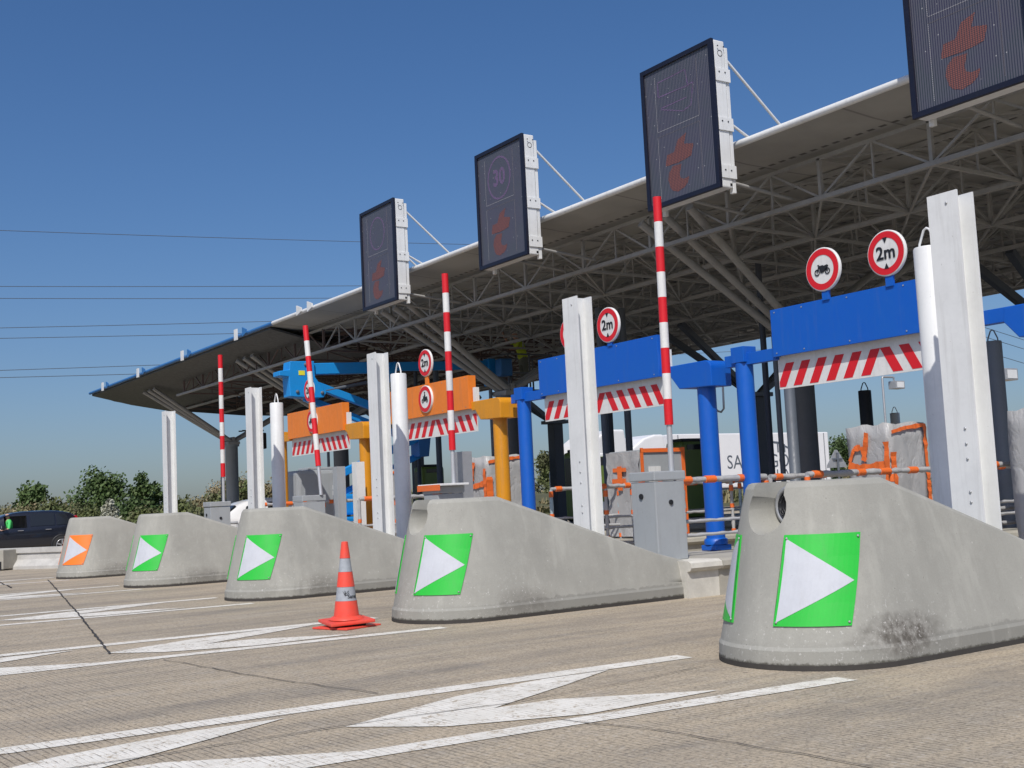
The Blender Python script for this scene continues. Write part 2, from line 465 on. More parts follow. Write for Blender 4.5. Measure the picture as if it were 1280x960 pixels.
# ------------------------------------------------------------------ world, sun, camera
SE, SAZ = R(50), math.atan2(-.68, -.73)
w = bpy.data.worlds.new('World'); scn.world = w; w.use_nodes = True
wn = w.node_tree; sky = wn.nodes.new('ShaderNodeTexSky'); sky.sky_type = 'NISHITA'; sky.sun_disc = False
sky.sun_elevation = SE; sky.sun_rotation = SAZ; sky.air_density = 1.05; sky.dust_density = 2.0; sky.ozone_density = 3.0
tcw = wn.nodes.new('ShaderNodeTexCoord'); vaw = wn.nodes.new('ShaderNodeVectorMath'); vaw.operation = 'ADD'; vaw.inputs[1].default_value = (0, 0, .02)
wn.links.new(tcw.outputs['Generated'], vaw.inputs[0]); wn.links.new(vaw.outputs[0], sky.inputs['Vector'])
hs = wn.nodes.new('ShaderNodeHueSaturation'); hs.inputs['Saturation'].default_value = 1.2
wn.links.new(mixrgb(wn, 1.0, sky.outputs[0], (1.0, 1.02, 1.14), 'MULTIPLY'), hs.inputs['Color'])
wn.links.new(hs.outputs[0], wn.nodes['Background'].inputs[0]); wn.nodes['Background'].inputs[1].default_value = .088
sl = bpy.data.lights.new('sun', 'SUN'); sl.energy = 3.7; sl.angle = R(.55); sl.color = (1, .955, .89)
so = bpy.data.objects.new('sun', sl); C.objects.link(so)
sd = Vector((math.sin(SAZ)*math.cos(SE), math.cos(SAZ)*math.cos(SE), math.sin(SE)))
so.rotation_euler = (-sd).to_track_quat('-Z', 'Y').to_euler()
cam = bpy.data.cameras.new('camera'); co = bpy.data.objects.new('camera', cam); C.objects.link(co); scn.camera = co
cR = Vector((0.83291782, -0.55131198, -0.04798961)); cU = Vector((-0.01260747, -0.1055998, 0.99432879)); cF = Vector((0.55325306, 0.82758914, 0.09490661))
mt = Matrix((cR, cU, -cF)).transposed().to_4x4(); mt.translation = Vector((0, 0, 1.25)); co.matrix_world = mt
cam.sensor_width = 36; cam.lens = 36*1486/1280; cam.clip_start = .1; cam.clip_end = 5000
vs_ = scn.view_settings; vs_.view_transform = 'Standard'; vs_.look = 'None'; vs_.exposure = 0; vs_.gamma = 1
scn.render.resolution_x = 1024; scn.render.resolution_y = 768

# ------------------------------------------------------------------ ground
g = MB()
g.add([(-40, -30, 0), (90, -30, 0), (90, 57, 0), (-40, 57, 0)], [(0, 1, 2, 3)])
struct(g.build('road', 'road'))
g = MB(); g.add([(-2500, -2500, -.06), (3000, -2500, -.06), (3000, 3000, -.06), (-2500, 3000, -.06)], [(0, 1, 2, 3)])
struct(g.build('ground', 'soil'))
# grassy bank beyond the plaza
rb = random.Random(3)
xs = [-60+6*i for i in range(56)]
prof = [(57, 0), (60, .3), (64, .9), (69, 1.45), (76, 1.6), (95, 1.4), (130, .9)]
def bankz(x, y):
    for i in range(len(prof)-1):
        if prof[i][0] <= y <= prof[i+1][0]:
            t = (y-prof[i][0])/(prof[i+1][0]-prof[i][0]); b = prof[i][1]*(1-t)+prof[i+1][1]*t; break
    else: b = 0
    f = 1.0
    if x > 60: f = max(.35, 1-(x-60)/80)
    return b*f*(1+.16*math.sin(x*.21)+.1*math.sin(x*.53+1))+.01
g = MB(); g.sm = True
vsb = [(x, y, bankz(x, y)) for x in xs for (y, _) in prof]; n = len(prof)
g.add(vsb, [(i*n+j, (i+1)*n+j, (i+1)*n+j+1, i*n+j+1) for i in range(len(xs)-1) for j in range(n-1)])
struct(g.build('grass_bank', 'soil'))

# ------------------------------------------------------------------ road markings (sheets 4 mm up)
mk = MB(); Z = .004
def quad(a, b, wd, mbx=mk, z=Z, grow=1.0):
    a = Vector((*a, 0)); b = Vector((*b, 0)); t = (b-a).normalized(); nrm = Vector((-t.y, t.x, 0))*wd/2
    mbx.add([(a-nrm)+Vector((0, 0, z)), (b-nrm)+Vector((0, 0, z)), (b+nrm)+Vector((0, 0, z)), (a+nrm)+Vector((0, 0, z))], [(0, 1, 2, 3)])
for k in range(5):
    dv = PITCH*k
    L = -5 if k < 2 else -9
    sl1 = (5.57-5.28)/(5.98-2.32); sl2 = (7.14-6.88)/(6.04-1.30)
    quad((5.98, 5.28+dv), (L, 5.28+sl1*(5.98-L)+dv), .18)
    quad((6.04, 6.88+dv), (L, 6.88+sl2*(6.04-L)+dv), .20)
    P = [(2.96, 6.29), (3.92, 6.69), (4.7, 6.83), (5.25, 6.80), (4.65, 6.50), (3.86, 6.14), (4.30, 6.10), (5.16, 5.58), (4.12, 5.56), (3.37, 5.86)]
    j = 0
    while 2.98-2.42*j > L:
        o = -2.42*j; d2 = .04*j
        pp = [(x+o, y+dv+d2, Z+.001) for x, y in P]
        mk.add(pp, [(0, 1, 5, 9)]); mk.add(pp, [(1, 2, 3, 4, 5)]); mk.add(pp, [(5, 6, 8, 9)]); mk.add(pp, [(6, 7, 8)])
        j += 1
struct(mk.build('road_markings', 'marking'))
jt = MB()
def crack(pts, wd, z=.008, jit=.02, seg=.18):
    out = []
    for a, b in zip(pts, pts[1:]):
        a = Vector((*a, 0)); b = Vector((*b, 0)); n = max(1, int((b-a).length/seg))
        for i in range(n): out.append(a.lerp(b, i/n)+Vector((rb.uniform(-jit, jit), rb.uniform(-jit, jit), 0)))
    out.append(Vector((*pts[-1], 0)))
    for i in range(len(out)-1):
        a, b = out[i], out[i+1]; t = (b-a).normalized(); nr = Vector((-t.y, t.x, 0))
        w0 = wd*rb.uniform(.4, 1.0)/2; w1 = wd*rb.uniform(.4, 1.0)/2
        jt.add([a-nr*w0+Vector((0, 0, z)), b-nr*w1+Vector((0, 0, z)), b+nr*w1+Vector((0, 0, z)), a+nr*w0+Vector((0, 0, z))], [(0, 1, 2, 3)])
crack([(5.72, 26.35), (3.87, 16.04), (2.98, 11.28)], .032, jit=.01)
crack([(1.2, 6.36), (2.68, 6.33), (3.54, 6.27), (4.03, 6.2), (4.82, 6.25), (5.9, 6.38)], .012, z=.0095)
crack([(3.92, 5.55), (4.11, 4.76), (4.2, 3.6)], .012)
crack([(3.2, 10.39), (3.34, 8.94), (3.63, 7.2)], .014)
crack([(5.7, 35), (4.6, 24.2)], .04)
struct(jt.build('road_joints', 'joint'))

# ------------------------------------------------------------------ toll islands (kerbed platforms)
for k in range(5):
    c = cv(k)
    p = MB()
    x0 = 9.36
    # body with rounded lip, long in traffic direction
    prof_ = [(-.78, 0), (-.78, .30), (-.83, .31), (-.86, .345), (-.85, .40), (-.80, .425), (.80, .425), (.85, .40), (.86, .345), (.83, .31), (.78, .30), (.78, 0)]
    L0, L1 = 9.75, 30.0
    vs = [(x, c+y, z) for x in (L0, L1) for y, z in prof_]; n = len(prof_)
    p.add(vs, [(i, (i+1) % n, n+(i+1) % n, n+i) for i in range(n)]+[tuple(range(n))[::-1], tuple(range(n, 2*n))])
    struct(p.build('toll_island_kerb', 'kerb'))
    q = MB()
    vs = [(x, c+y*.985, z) for x in (x0-.10, L0-.003) for y, z in prof_]
    q.add(vs, [(i, (i+1) % n, n+(i+1) % n, n+i) for i in range(n)]+[tuple(range(n))[::-1], tuple(range(n, 2*n))])
    struct(q.build('toll_island_kerb_end', 'kerb_white'))
    if k in (1,):
        s2 = MB(); s2.bb(12.2, 29.5, c+.15, c+.76, .43, .74, .03); s2.bb(12.2, 29.5, c+.10, c+.8, .74, .80, .02)
        struct(s2.build('toll_island_step', 'kerb'))

# ------------------------------------------------------------------ concrete crash nose
NX = 7.0
def ztop(x):
    if x < 6.93: return 1.27
    if x > 9.3: return .42
    return 1.27-(x-6.93)/(9.3-6.93)*.85
def nose_w(z): # half width at height z
    if z < .13: return .735-.03*z
    return .730-.014*min(1, (z-.13)/.02)-(z-.15)*.225
def outline(wd, n=28, back=9.41):
    cx = 5.93+.735
    pts = []
    for i in range(n+1):
        a = PI*i/n                           # from -v side round the front to +v side
        pts.append((cx-wd*math.sin(a), -wd*math.cos(a)))
    side = [6.93, 7.4, 8.0, 8.6, 9.0, back]
    left = [(x, -wd*(1-.06*(x-7)/2.3)) for x in side[::-1]]; right = [(x, wd*(1-.06*(x-7)/2.3)) for x in side]
    return left+pts+right
def nose_mesh():
    mb = MB(); mb.sm = True
    levels = [0, .06, .128, .152, .17, .4, .65, .85, .965, .992, 1.0]
    rings = []
    npt = len(outline(.7))
    base = outline(.7)
    for li, t in enumerate(levels):
        ring = []
        for j in range(npt):
            zt = ztop(base[j][0])
            z = t*zt if t > .17 else t*1.27 if t*1.27 < zt*.5 else t*zt
            if t <= .17: z = t*1.0
            wd = nose_w(z)
            ins = 0 if t < .96 else (.006 if t < .98 else (.022 if t < .995 else .05))
            o = outline(wd-ins)[j]
            ring.append((o[0]-NX, o[1], z))
        rings.append(ring)
    vs = [p for r_ in rings for p in r_]
    fs = []
    for i in range(len(levels)-1):
        for j in range(npt-1): fs.append((i*npt+j, i*npt+j+1, (i+1)*npt+j+1, (i+1)*npt+j))
        fs.append((i*npt+npt-1, i*npt, (i+1)*npt, (i+1)*npt+npt-1))
    T = (len(levels)-1)*npt
    for j in range(npt//2-1): fs.append((T+j, T+j+1, T+npt-2-j, T+npt-1-j))
    if npt % 2: fs.append((T+npt//2-1, T+npt//2, T+npt//2+1))
    for j in range(npt//2-1): fs.append((j+1, j, npt-1-j, npt-2-j))
    if npt % 2: fs.append((npt//2+1, npt//2, npt//2-1))
    mb.add(vs, fs)
    return mb
nose_root = thing('crash_nose', 'x', 'crash barrier', (NX, cv(0), 0))
body = nose_mesh().build('concrete_body', 'conc', nose_root)
cut = MB()
cut.sm = True
cut.lathe([(.02, -.02), (.18, -.02), (.158, .40), (.02, .40)], (6.12-NX, -.02, 1.08), 24, axis='X', cap=True)
cut.bb(6.10-NX, 6.515-NX, -.165, .125, 1.08, 1.6)
cobj = cut.build('cutter', 'conc')
bpy.context.view_layer.update()
def boolean(target, cutter):
    md = target.modifiers.new('b', 'BOOLEAN'); md.object = cutter; md.operation = 'DIFFERENCE'; md.solver = 'EXACT'; md.use_self = True
    bpy.context.view_layer.update()
    dg = bpy.context.evaluated_depsgraph_get()
    me = bpy.data.meshes.new_from_object(target.evaluated_get(dg)); me.name = target.name
    target.modifiers.clear(); target.data = me
cobj.parent = nose_root
plain_body = body.data.copy()
boolean(body, cobj); bpy.data.objects.remove(cobj)
# auto-smooth by angle
def smooth_angle(ob, ang=15):
    me = ob.data
    bm = bmesh.new(); bm.from_mesh(me)
    for e in bm.edges:
        if len(e.link_faces) == 2 and e.calc_face_angle(0) > R(ang): e.smooth = False
    for f_ in bm.faces: f_.smooth = True
    bm.to_mesh(me); bm.free()
smooth_angle(body)
lp = MB(); lp.lathe([(.15, 0), (.15, -.08), (.122, -.09), (.117, -.03), (.117, 0)], (6.50-NX, -.02, 1.09), 28, axis='X', cap=False)
lamp = lp.build('lamp_ring', 'galv', nose_root)
lz = MB(); lz.lathe([(.116, 6.48-NX-.02), (.08, 6.46-NX-.02), (.02, 6.445-NX-.02)], (0, -.02, 1.09), 24, axis='X')
for i in range(5):
    lz.lathe([(.02+.021*i, -.575), (.024+.021*i, -.59), (.029+.021*i, -.575)], (0, -.02, 1.09), 24, axis='X', cap=False)
lz.build('lens', 'black', lamp)

def surf(a, z, off=0.):
    """a: arc angle from the -v side (0) round the front (pi/2) to +v (pi); a<0 goes back along the near flank (metres)"""
    wd = nose_w(z)+off; cx = 5.93+.735
    if a < 0: return Vector((cx-a-NX, -wd, z))
    if a > PI: return Vector((cx+(a-PI)-NX, wd, z))
    return Vector((cx-wd*math.sin(a)-NX, -wd*math.cos(a), z))
def arrow_panel(a0, a1, z0, z1, flip, matn, parent):
    """curved plate: s runs 0..1 from a0 (arrow base end) to a1 (tip side)"""
    n = 14
    def S(s, t, off):
        z = z0+(z1-z0)*t; am = (a0+a1)/2; hw = abs(a1-a0)/2*nose_w((z0+z1)/2)
        return surf(am-.20*(t-.5)*(1 if am < PI/2 else -1)+(hw/nose_w(z))*(2*s-1)*(1 if a1 > a0 else -1), z, off)
    def sheet(inside, o1, name, m, par):
        mb = MB(); mb.sm = True
        # column strips, clipped to the triangle when inside is given
        for i in range(n):
            s0, s1 = i/n, (i+1)/n
            if inside is not None: s0, s1 = .035+.92*s0, .035+.92*s1
            if inside is None: c0, c1 = (0, 1), (0, 1)
            else: c0, c1 = inside(s0), inside(s1)
            if c0 is None or c1 is None: continue
            for j in range(4):
                def tt(c_, jj): return c_[0]+(c_[1]-c_[0])*jj/4
                q = [S(s0, tt(c0, j), o1), S(s1, tt(c1, j), o1), S(s1, tt(c1, j+1), o1), S(s0, tt(c0, j+1), o1)]
                mb.add(q, [(0, 1, 2, 3)])
            if inside is None:
                for t_ in (0, 1): mb.add([S(s0, t_, o1), S(s1, t_, o1), S(s1, t_, .001), S(s0, t_, .001)], [(0, 1, 2, 3)])
        if inside is None:
            for s_ in (0, 1): mb.add([S(s_, 0, o1), S(s_, 1, o1), S(s_, 1, .001), S(s_, 0, .001)], [(0, 1, 2, 3)])
            for s_ in (.05, .95):
                for t_ in (.05, .95):
                    pass
        return mb.build(name, m, par)
    pl = sheet(None, .010, 'arrow_panel', matn, parent)
    ap = .48
    def tri(s):
        s = min(max((s-.035)/.92, 0), 1)
        return (.04+(ap-.04)*s, .96-(.96-ap)*s)
    sheet(tri, .013, 'arrow', 'sign_white', pl)
    bt = MB()
    for s_ in (.04, .96):
        for t_ in (.04, .96):
            bt.lathe([(.009, 0), (.009, .006), (.004, .009)], (0, 0, 0), 8)
            m = len(bt.v)
            cpt = S(s_, t_, .012); nrm = (S(s_, t_, .1)-S(s_, t_, 0)).normalized()
            q = nrm.to_track_quat('Z', 'Y')
            for ii in range(m-24-16, m): bt.v[ii] = tuple(q @ Vector(bt.v[ii])+cpt)
    bt.build('bolt', 'galv', pl, split=True)
    return pl
# near-side panel and far-side panel
A0, A1 = R(71), R(22)
pn = arrow_panel(A0, A1, .29, .90, False, 'sign_green', nose_root)
pf = arrow_panel(R(111), R(160), .29, .90, False, 'sign_green', nose_root)
# mortar bed under the body
mbed = MB(); o = outline(.738, back=9.25); mbed.sm = False
nn = len(o); mbed.add([(x-NX, y, 0) for x, y in o]+[(x-NX, y, .035) for x, y in o], [(j, (j+1) % nn, nn+(j+1) % nn, nn+j) for j in range(nn)]+[tuple(range(nn, 2*nn))])
mbed.build('mortar_bed', 'joint', nose_root)
nose_labels = ['nearest grey concrete crash nose with round lamp and green arrow, right of the photo',
 'grey concrete crash nose with green arrow just right of the traffic cone',
 'grey concrete crash nose with green arrow just left of the traffic cone',
 'grey concrete crash nose with green arrow beside the orange-arrow nose',
 'farthest concrete crash nose, the only one with an orange arrow panel']
noses = [nose_root]
for k in range(1, 5): noses.append(copy_tree(nose_root))
for k, o_ in enumerate(noses): place(o_, (NX, cv(k), 0), nose_labels[k], 'concrete crash noses at the toll lanes')
for nk in (2, 3, 4):
    for ch in kids(noses[nk]):
        if ch.name.startswith('concrete_body'):
            ch.data = plain_body; ch.data.materials[0] = M['conc_b']
        if ch.name.startswith('lamp_ring'):
            for g_ in kids(ch): bpy.data.objects.remove(g_)
            bpy.data.objects.remove(ch)
_tmp = bpy.data.objects.new('tmp', plain_body); smooth_angle(_tmp); bpy.data.objects.remove(_tmp)
for ch in kids(noses[1]):
    if ch.name.startswith('concrete_body'): ch.data = ch.data.copy(); ch.data.materials[0] = M['conc_b']
for ch in kids(noses[4]):
    if ch.name.startswith('arrow_panel'):
        ch.data = ch.data.copy(); ch.data.materials[0] = M['sign_orange']; ch['label'] = 'orange arrow panel'

# ------------------------------------------------------------------ white H beams
def make_beam():
    r = thing('steel_beam_post', 'x', 'post', (8.3, 0, 0))
    b = MB(); W, D, t = .28, .22, .016; H0, H1 = .0, 3.53
    poly = [(-D/2, -W/2), (-D/2+t, -W/2), (-D/2+t, -t/2), (D/2-t, -t/2), (D/2-t, -W/2), (D/2, -W/2), (D/2, W/2), (D/2-t, W/2), (D/2-t, t/2), (-D/2+t, t/2), (-D/2+t, W/2), (-D/2, W/2)]
    for i in range(5):
        pass
    b.prism(poly, H0, H1, 'Z')
    b.build('h_profile', 'white', r)
    bb_ = MB()
    for z in (3.44, 1.62, 1.50, 1.38, 1.12, 1.04): bb_.lathe([(.011, 0), (.011, -.007), (.005, -.010)], (-D/2, -.04, z), 8, axis='X')
    bb_.build('bolt', 'galv', r, split=True)
    return r
bm0 = make_beam()
bl = ['tall white steel H-beam behind the nearest crash nose', 'tall white steel H-beam in front of the far blue gantry',
 'tall white steel H-beam left of the white bollard and between the two orange gantries', 'white steel H-beam left of the thin white bollard with loop, fourth from the right',
 'smallest white steel H-beam, leftmost of the row']
for k in range(5): place(bm0 if k == 0 else copy_tree(bm0), (8.3, cv(k)-.22, 0), bl[k], 'white H-beam posts')
def make_bollard():
    r = thing('tube_bollard', 'x', 'bollard', (9.1, 0, 0))
    b = MB(); b.lathe([(.13, 0), (.13, 3.31), (.122, 3.325)], n=28)
    b.build('tube', 'white', r)
    l = MB(); l.tube([(0, -.09, 3.325), (0, -.085, 3.37), (0, -.03, 3.49), (0, 0, 3.505), (0, .03, 3.49), (0, .085, 3.37), (0, .09, 3.325)], .012, 6)
    l.build('lifting_loop', 'white', r)
    return r
bo = make_bollard()
bll = ['white tube bollard with lifting loop touching the nearest tall H-beam', 'white tube bollard hidden behind the second H-beam', 'white tube bollard with lifting loop left of the near orange gantry panel',
 'white tube bollard with lifting loop left of the far orange gantry panel', 'x']
bolls = []
for k in (0, 2, 3):
    o_ = bo if k == 0 else copy_tree(bo); place(o_, (9.1, cv(k)+.62, 0), bll[k], 'tube bollards with lifting loops')
o_ = copy_tree(bo); place(o_, (16.6, cv(1)+.02, 0), 'grey tube bollard with loop right of the nearest tall H-beam', 'tube bollards with lifting loops')
for ch in kids(o_): ch.data = ch.data.copy(); ch.data.materials[0] = M['darkgrey'] if False else paint('shade_grey_tube', (.17, .19, .215), .5)  # shade on this exit-side tube is put into its blue-grey colour
o2 = copy_tree(o_); place(o2, (19.6, cv(2), 0), 'dark tube bollard with loop standing behind the tape-wrapped terminal', 'tube bollards with lifting loops'); 
for ch in kids(o2): ch.data = ch.data.copy(); ch.data.materials[0] = M['black']
o2.scale = (1, 1, .93)
o3 = copy_tree(bo); place(o3, (26.9, cv(3), 0), 'small white tube bollard with loop behind the tape-wrapped terminal', 'tube bollards with lifting loops'); o3.scale = (1, 1, .92)

# ------------------------------------------------------------------ barrier cabinets and raised arms
def make_cabinet():
    r = thing('boom_barrier', 'x', 'barrier', (9.36, 0, .42))
    b = MB(); b.bb(-.23, .23, -.22, .22, 0, .93, .012); bd = b.build('housing', 'grey_cab', r)
    l = MB(); l.bb(-.245, .245, -.235, .235, .94, 1.05, .014); l.build('lid', 'grey_cab', r)
    k_ = MB(); k_.lathe([(.03, -.236), (.03, -.22)], (.0, 0, .68), 14, axis='Y'); k_.lathe([(.034, -.246), (.034, -.22)], (0, .03, .76), 14, axis='X')
    k_.build('lock', 'black', bd, split=False)
    return r
def make_arm(r, ax=0, ay=0, az=0, rx=0.):
    p = MB(); p.tube([(0, 0, 0), (0, 0, .6)], .034, 12); tb = p.build('arm_tube', 'silver', r); tb.location = (ax, ay, az); tb.rotation_euler = (rx, 0, 0)
    a = MB()
    z0 = .56; n = 9; h = (4.82-2.03)/n
    for i in range(n):
        a.cur = 0 if i % 2 == 0 else 1
        a.tube([(0, 0, z0+i*h), (0, 0, z0+(i+1)*h)], .053, 16, cap=(i in (0, n-1)))
    sb_ = a.build('striped_arm', ['red', 'redwhite'], r); sb_.location = (ax, ay, az); sb_.rotation_euler = (rx, 0, 0)
    return r
cb = make_cabinet(); make_arm(cb, .14, -.11, 1.045)
cl_ = ['grey barrier cabinet and raised striped arm, right of the second crash nose', 'boom barrier whose upright striped arm crosses the near orange gantry',
       'boom barrier whose striped arm leans left across the far orange gantry', 'small boom barrier in front of the white car, arm before the canopy column']
for i, k in enumerate((1, 2, 3, 4)):
    o_ = cb if i == 0 else copy_tree(cb); place(o_, (9.36, cv(k)-.22, .425), cl_[i], 'boom barriers with raised arms')
    for ch in kids(o_):
        if ch.name.startswith(('arm_tube', 'striped_arm')):
            ch.location.y += (0, .02, -.13, .05)[i]
            ch.rotation_euler = (R((.6, 0, -8.2, 0)[i]), 0, 0)
o_ = thing('boom_barrier', 'distant raised red and white barrier arm at the right edge of the photo', 'barrier', (24.6, 15.9, .43), 'boom barriers with raised arms')
b = MB(); b.bb(-.2, .2, -.2, .2, 0, .9, .02); b.build('housing', 'grey_cab', o_); make_arm(o_, 0, 0, .9)
for ch in kids(o_):
    if ch.name.startswith(('arm_tube', 'striped_arm')): ch.scale = (.8, .8, .42)
# orange-edged plastic sheet on lids behind the second and third nose
for k, lab in ((2, 'orange taped lid cover on the cabinet behind the crash nose right of the cone'),):
    t = MB(); t.bb(-.26, .26, -.42, .28, 0, .035, .01); t.cur = 1; t.bb(-.27, -.262, -.42, .28, -.07, .02)
    tag(t.build('cabinet_cover', ['white', 'tape'], org=None), lab, 'cover').location = (9.36, cv(k)-.15, 1.478)

# ------------------------------------------------------------------ height-limit gantries
def ring_sign(parent, c, r, kind, name='round_sign'):
    """faces -u; c = centre"""
    cx, cy, cz = c
    b = MB(); b.lathe([(r, 0), (r, -.03), (r-.008, -.036)], (cx+.03, cy, cz), 36, axis='X'); d = b.build(name, 'redwhite', parent)
    ri = MB(); x = cx-.010; n = 40
    def P(rr, a, xx): return (xx, cy+rr*math.cos(a), cz+rr*math.sin(a))
    vs = [P(rr, 2*PI*i/n, x) for rr in (r*.94, r*.66) for i in range(n)]
    ri.add(vs, [(i, (i+1) % n, n+(i+1) % n, n+i) for i in range(n)])
    ri.build('red_ring', 'red', d)
    s = MB(); x = cx-.012
    def mp(px, py, t): return (x+.001-t, cy-px, cz+py)
    if kind == '2m':
        vs, fs = text_polys('2m', r*.80, bold=.004*r/.25); thick(s, vs, fs, lambda a, b_, t: mp(a, b_, t))
        for sgn in (1, -1):
            thick(s, [(-.12*r, sgn*.68*r), (.12*r, sgn*.68*r), (0, sgn*.44*r)], [[0, 1, 2]], lambda a, b_, t: mp(a, b_, t))
    else:
        k_ = r/.25
        for wx in (-.075, .075):
            m = 16; vs = [(wx*k_+rr*math.cos(2*PI*i/m)*k_, -.028*k_+rr*math.sin(2*PI*i/m)*k_) for rr in (.038, .026) for i in range(m)]
            thick(s, vs, [[i, (i+1) % m, m+(i+1) % m, m+i] for i in range(m)], lambda a, b_, t: mp(a, b_, t))
            vs = [(wx*k_+.009*math.cos(2*PI*i/8)*k_, -.028*k_+.009*math.sin(2*PI*i/8)*k_) for i in range(8)]
            thick(s, vs, [list(range(8))], lambda a, b_, t: mp(a, b_, t))
        poly = [(-.082, -.03), (-.05, .045), (-.07, .06), (-.045, .058), (-.03, .043), (.01, .047), (.03, .036), (.075, .045), (.095, .028), (.07, .012), (.082, -.025), (.03, -.02), (.02, -.04), (-.025, -.04), (-.035, .005), (-.05, .015), (-.074, -.03)]
        thick(s, [(a*k_, b_*k_) for a, b_ in poly], [list(range(len(poly)))], lambda a, b_, t: mp(a, b_, t))
        if kind == 'rider':
            poly = [(-.03, .04), (-.012, .095), (.012, .095), (.03, .05), (.0, .045)]
            thick(s, [(a*k_, b_*k_) for a, b_ in poly], [list(range(len(poly)))], lambda a, b_, t: mp(a, b_, t))
            vs = [(.0+.018*math.cos(2*PI*i/10)*k_, (.118*k_+.018*math.sin(2*PI*i/10)*k_)) for i in range(10)]
            thick(s, vs, [list(range(10))], lambda a, b_, t: mp(a, b_, t))
    s.build('symbol', 'black', d)
    return d
def make_gantry(k, col, capcol, label, signs):
    y0 = PITCH*k; r = thing('height_gantry', label, 'gantry', (10.95, C0+y0+2.9, 0), 'height-limit gantries')
    o = Vector(r.location)
    def V(x, y, z): return (x-o.x, y+y0-o.y, z)
    def loc(mb): mb.v = [(p[0]-o.x, p[1]+y0-o.y, p[2]) for p in mb.v]; return mb
    PE = 7.84 if k == 0 else 7.5
    b = MB(); b.bb(10.89, 10.93, PE, 10.42, 2.83, 3.42, .004); b.cur = 0
    b.bb(10.93, 11.05, PE, PE+.03, 2.83, 3.42); b.bb(10.93, 11.05, 10.39, 10.42, 2.83, 3.42); b.bb(10.93, 11.05, PE+.03, 10.39, 3.39, 3.42)
    pan = loc(b).build('panel', col, r)
    rv = MB()
    for y in (PE+.1, 8.4, 9.2, 9.9, 10.35):
        for z in (2.87, 3.38): rv.lathe([(.009, 0), (.009, -.006)], (10.889, y, z), 8, axis='X')
    loc(rv).build('rivet', 'galv', pan)
    # cross beam
    b = MB(); b.bb(10.94, 11.06, 6.9, PE, 2.80, 2.95, .006); b.bb(10.94, 11.04, 10.42, 11.33, 2.80, 2.95, .006)
    loc(b).build('cross_beam', capcol if col == 'orange' else col, r, split=True)
    b = MB(); b.bb(10.96, 11.04, PE-.12, PE-.04, 2.95, 3.2); loc(b).build('bracket', 'white', r)
    # striped board
    sb = MB(); sb.bb(11.0, 11.015, PE-.08, 10.45, 2.43, 2.86); bd = loc(sb).build('stripe_board', 'redwhite', r)
    st = MB(); c0 = 8.87; pitch = .232; zt, zb = 2.745, 2.455; hw = .058
    def para(yb, yt, lo, hi):
        # clip the slanted stripe to lo..hi in v by rebuilding each edge
        q = [(yb-hw, zb), (yb+hw, zb), (yt+hw, zt), (yt-hw, zt)]
        def clip(poly, f, lim, sgn):
            out = []
            for i_ in range(len(poly)):
                a_, b_ = poly[i_], poly[(i_+1) % len(poly)]
                ia, ib = sgn*(a_[0]-lim) >= 0, sgn*(b_[0]-lim) >= 0
                if ia: out.append(a_)
                if ia != ib:
                    t_ = (lim-a_[0])/(b_[0]-a_[0]); out.append((lim, a_[1]+t_*(b_[1]-a_[1])))
            return out
        q = clip(q, None, lo, 1)
        if len(q) > 2: q = clip(q, None, hi, -1)
        if len(q) < 3: return
        thick(st, q, [list(range(len(q)))], lambda a, b_, t: (10.9985-t, a, b_), .002)
    pitch = .262; hw = .068; sl_ = .16
    for i in range(7):
        y_ = c0+hw+pitch*i; para(y_+sl_, y_, c0+.0005, 10.44)
        y_ = c0-hw-pitch*i; para(y_-sl_, y_, PE-.07, c0-.0005)
    loc(st).build('red_stripes', 'red', bd)
    # left post
    p = MB(); p.lathe([(.115, .43), (.115, 2.83)], (11.0, 11.04, 0), 24); p.bb(10.885, 11.115, 10.925, 11.155, 2.835, 3.04, .008)
    loc(p).build('post', capcol, r)
    # right post with hinge box
    p = MB(); p.lathe([(.125, .56), (.125, 2.60)], (10.98, 6.66, 0), 28); p.bb(10.84, 11.12, 6.52, 6.80, .43, .50, .01); p.lathe([(.155, .505), (.155, .57), (.125, .59)], (10.98, 6.66, 0), 28)
    loc(p).build('post', capcol, r)
    bx = MB(); poly = []
    for i in range(7):
        a = PI/2*i/6; poly.append((6.42-.0+.10-.10*math.sin(a)*1.0, 2.82+.10*math.cos(a)))
    # profile (v,z): box with rounded top on the -v side and tapered +v end
    prof = [(6.36, 2.58), (6.36, 2.82)]
    for i in range(1, 7):
        a = PI/2*i/6; prof.append((6.36+.11*(1-math.cos(a)), 2.82+.11*math.sin(a)))
    prof += [(7.02, 2.93), (7.14, 2.92), (7.16, 2.78), (7.0, 2.60)]
    bx.prism([(a, z) for a, z in prof], 10.80, 11.16, 'X')
    hb = loc(bx).build('hinge_box', capcol, r)
    bmesh_bevel(hb, .012)
    # signs
    for (kind, yy, zz, rr) in signs:
        ring_sign(r, (10.86-o.x, yy+y0-o.y, zz), rr, kind)
        if zz > 3.5:
            f = MB(); f.bb(10.87, 10.905, yy-.05, yy+.05, 3.40, zz-.15); loc(f).build('sign_bracket', col, r)
    return r
def bmesh_bevel(ob, off, seg=2):
    bm = bmesh.new(); bm.from_mesh(ob.data)
    es = [e for e in bm.edges if len(e.link_faces) == 2 and e.calc_face_angle(0) > R(40)]
    bmesh.ops.bevel(bm, geom=es, offset=off, segments=seg, profile=.6, affect='EDGES'); bm.to_mesh(ob.data); bm.free()
make_gantry(0, 'blue', 'blue', 'nearest blue height gantry, its two round signs both clear of the posts', [('moto', 9.50, 3.765, .262), ('2m', 8.57, 3.775, .262)])
make_gantry(1, 'blue', 'blue', 'blue height gantry crossed by a white H-beam, behind the second crash nose', [('moto', 9.48, 3.72, .262), ('2m', 8.54, 3.71, .262)])
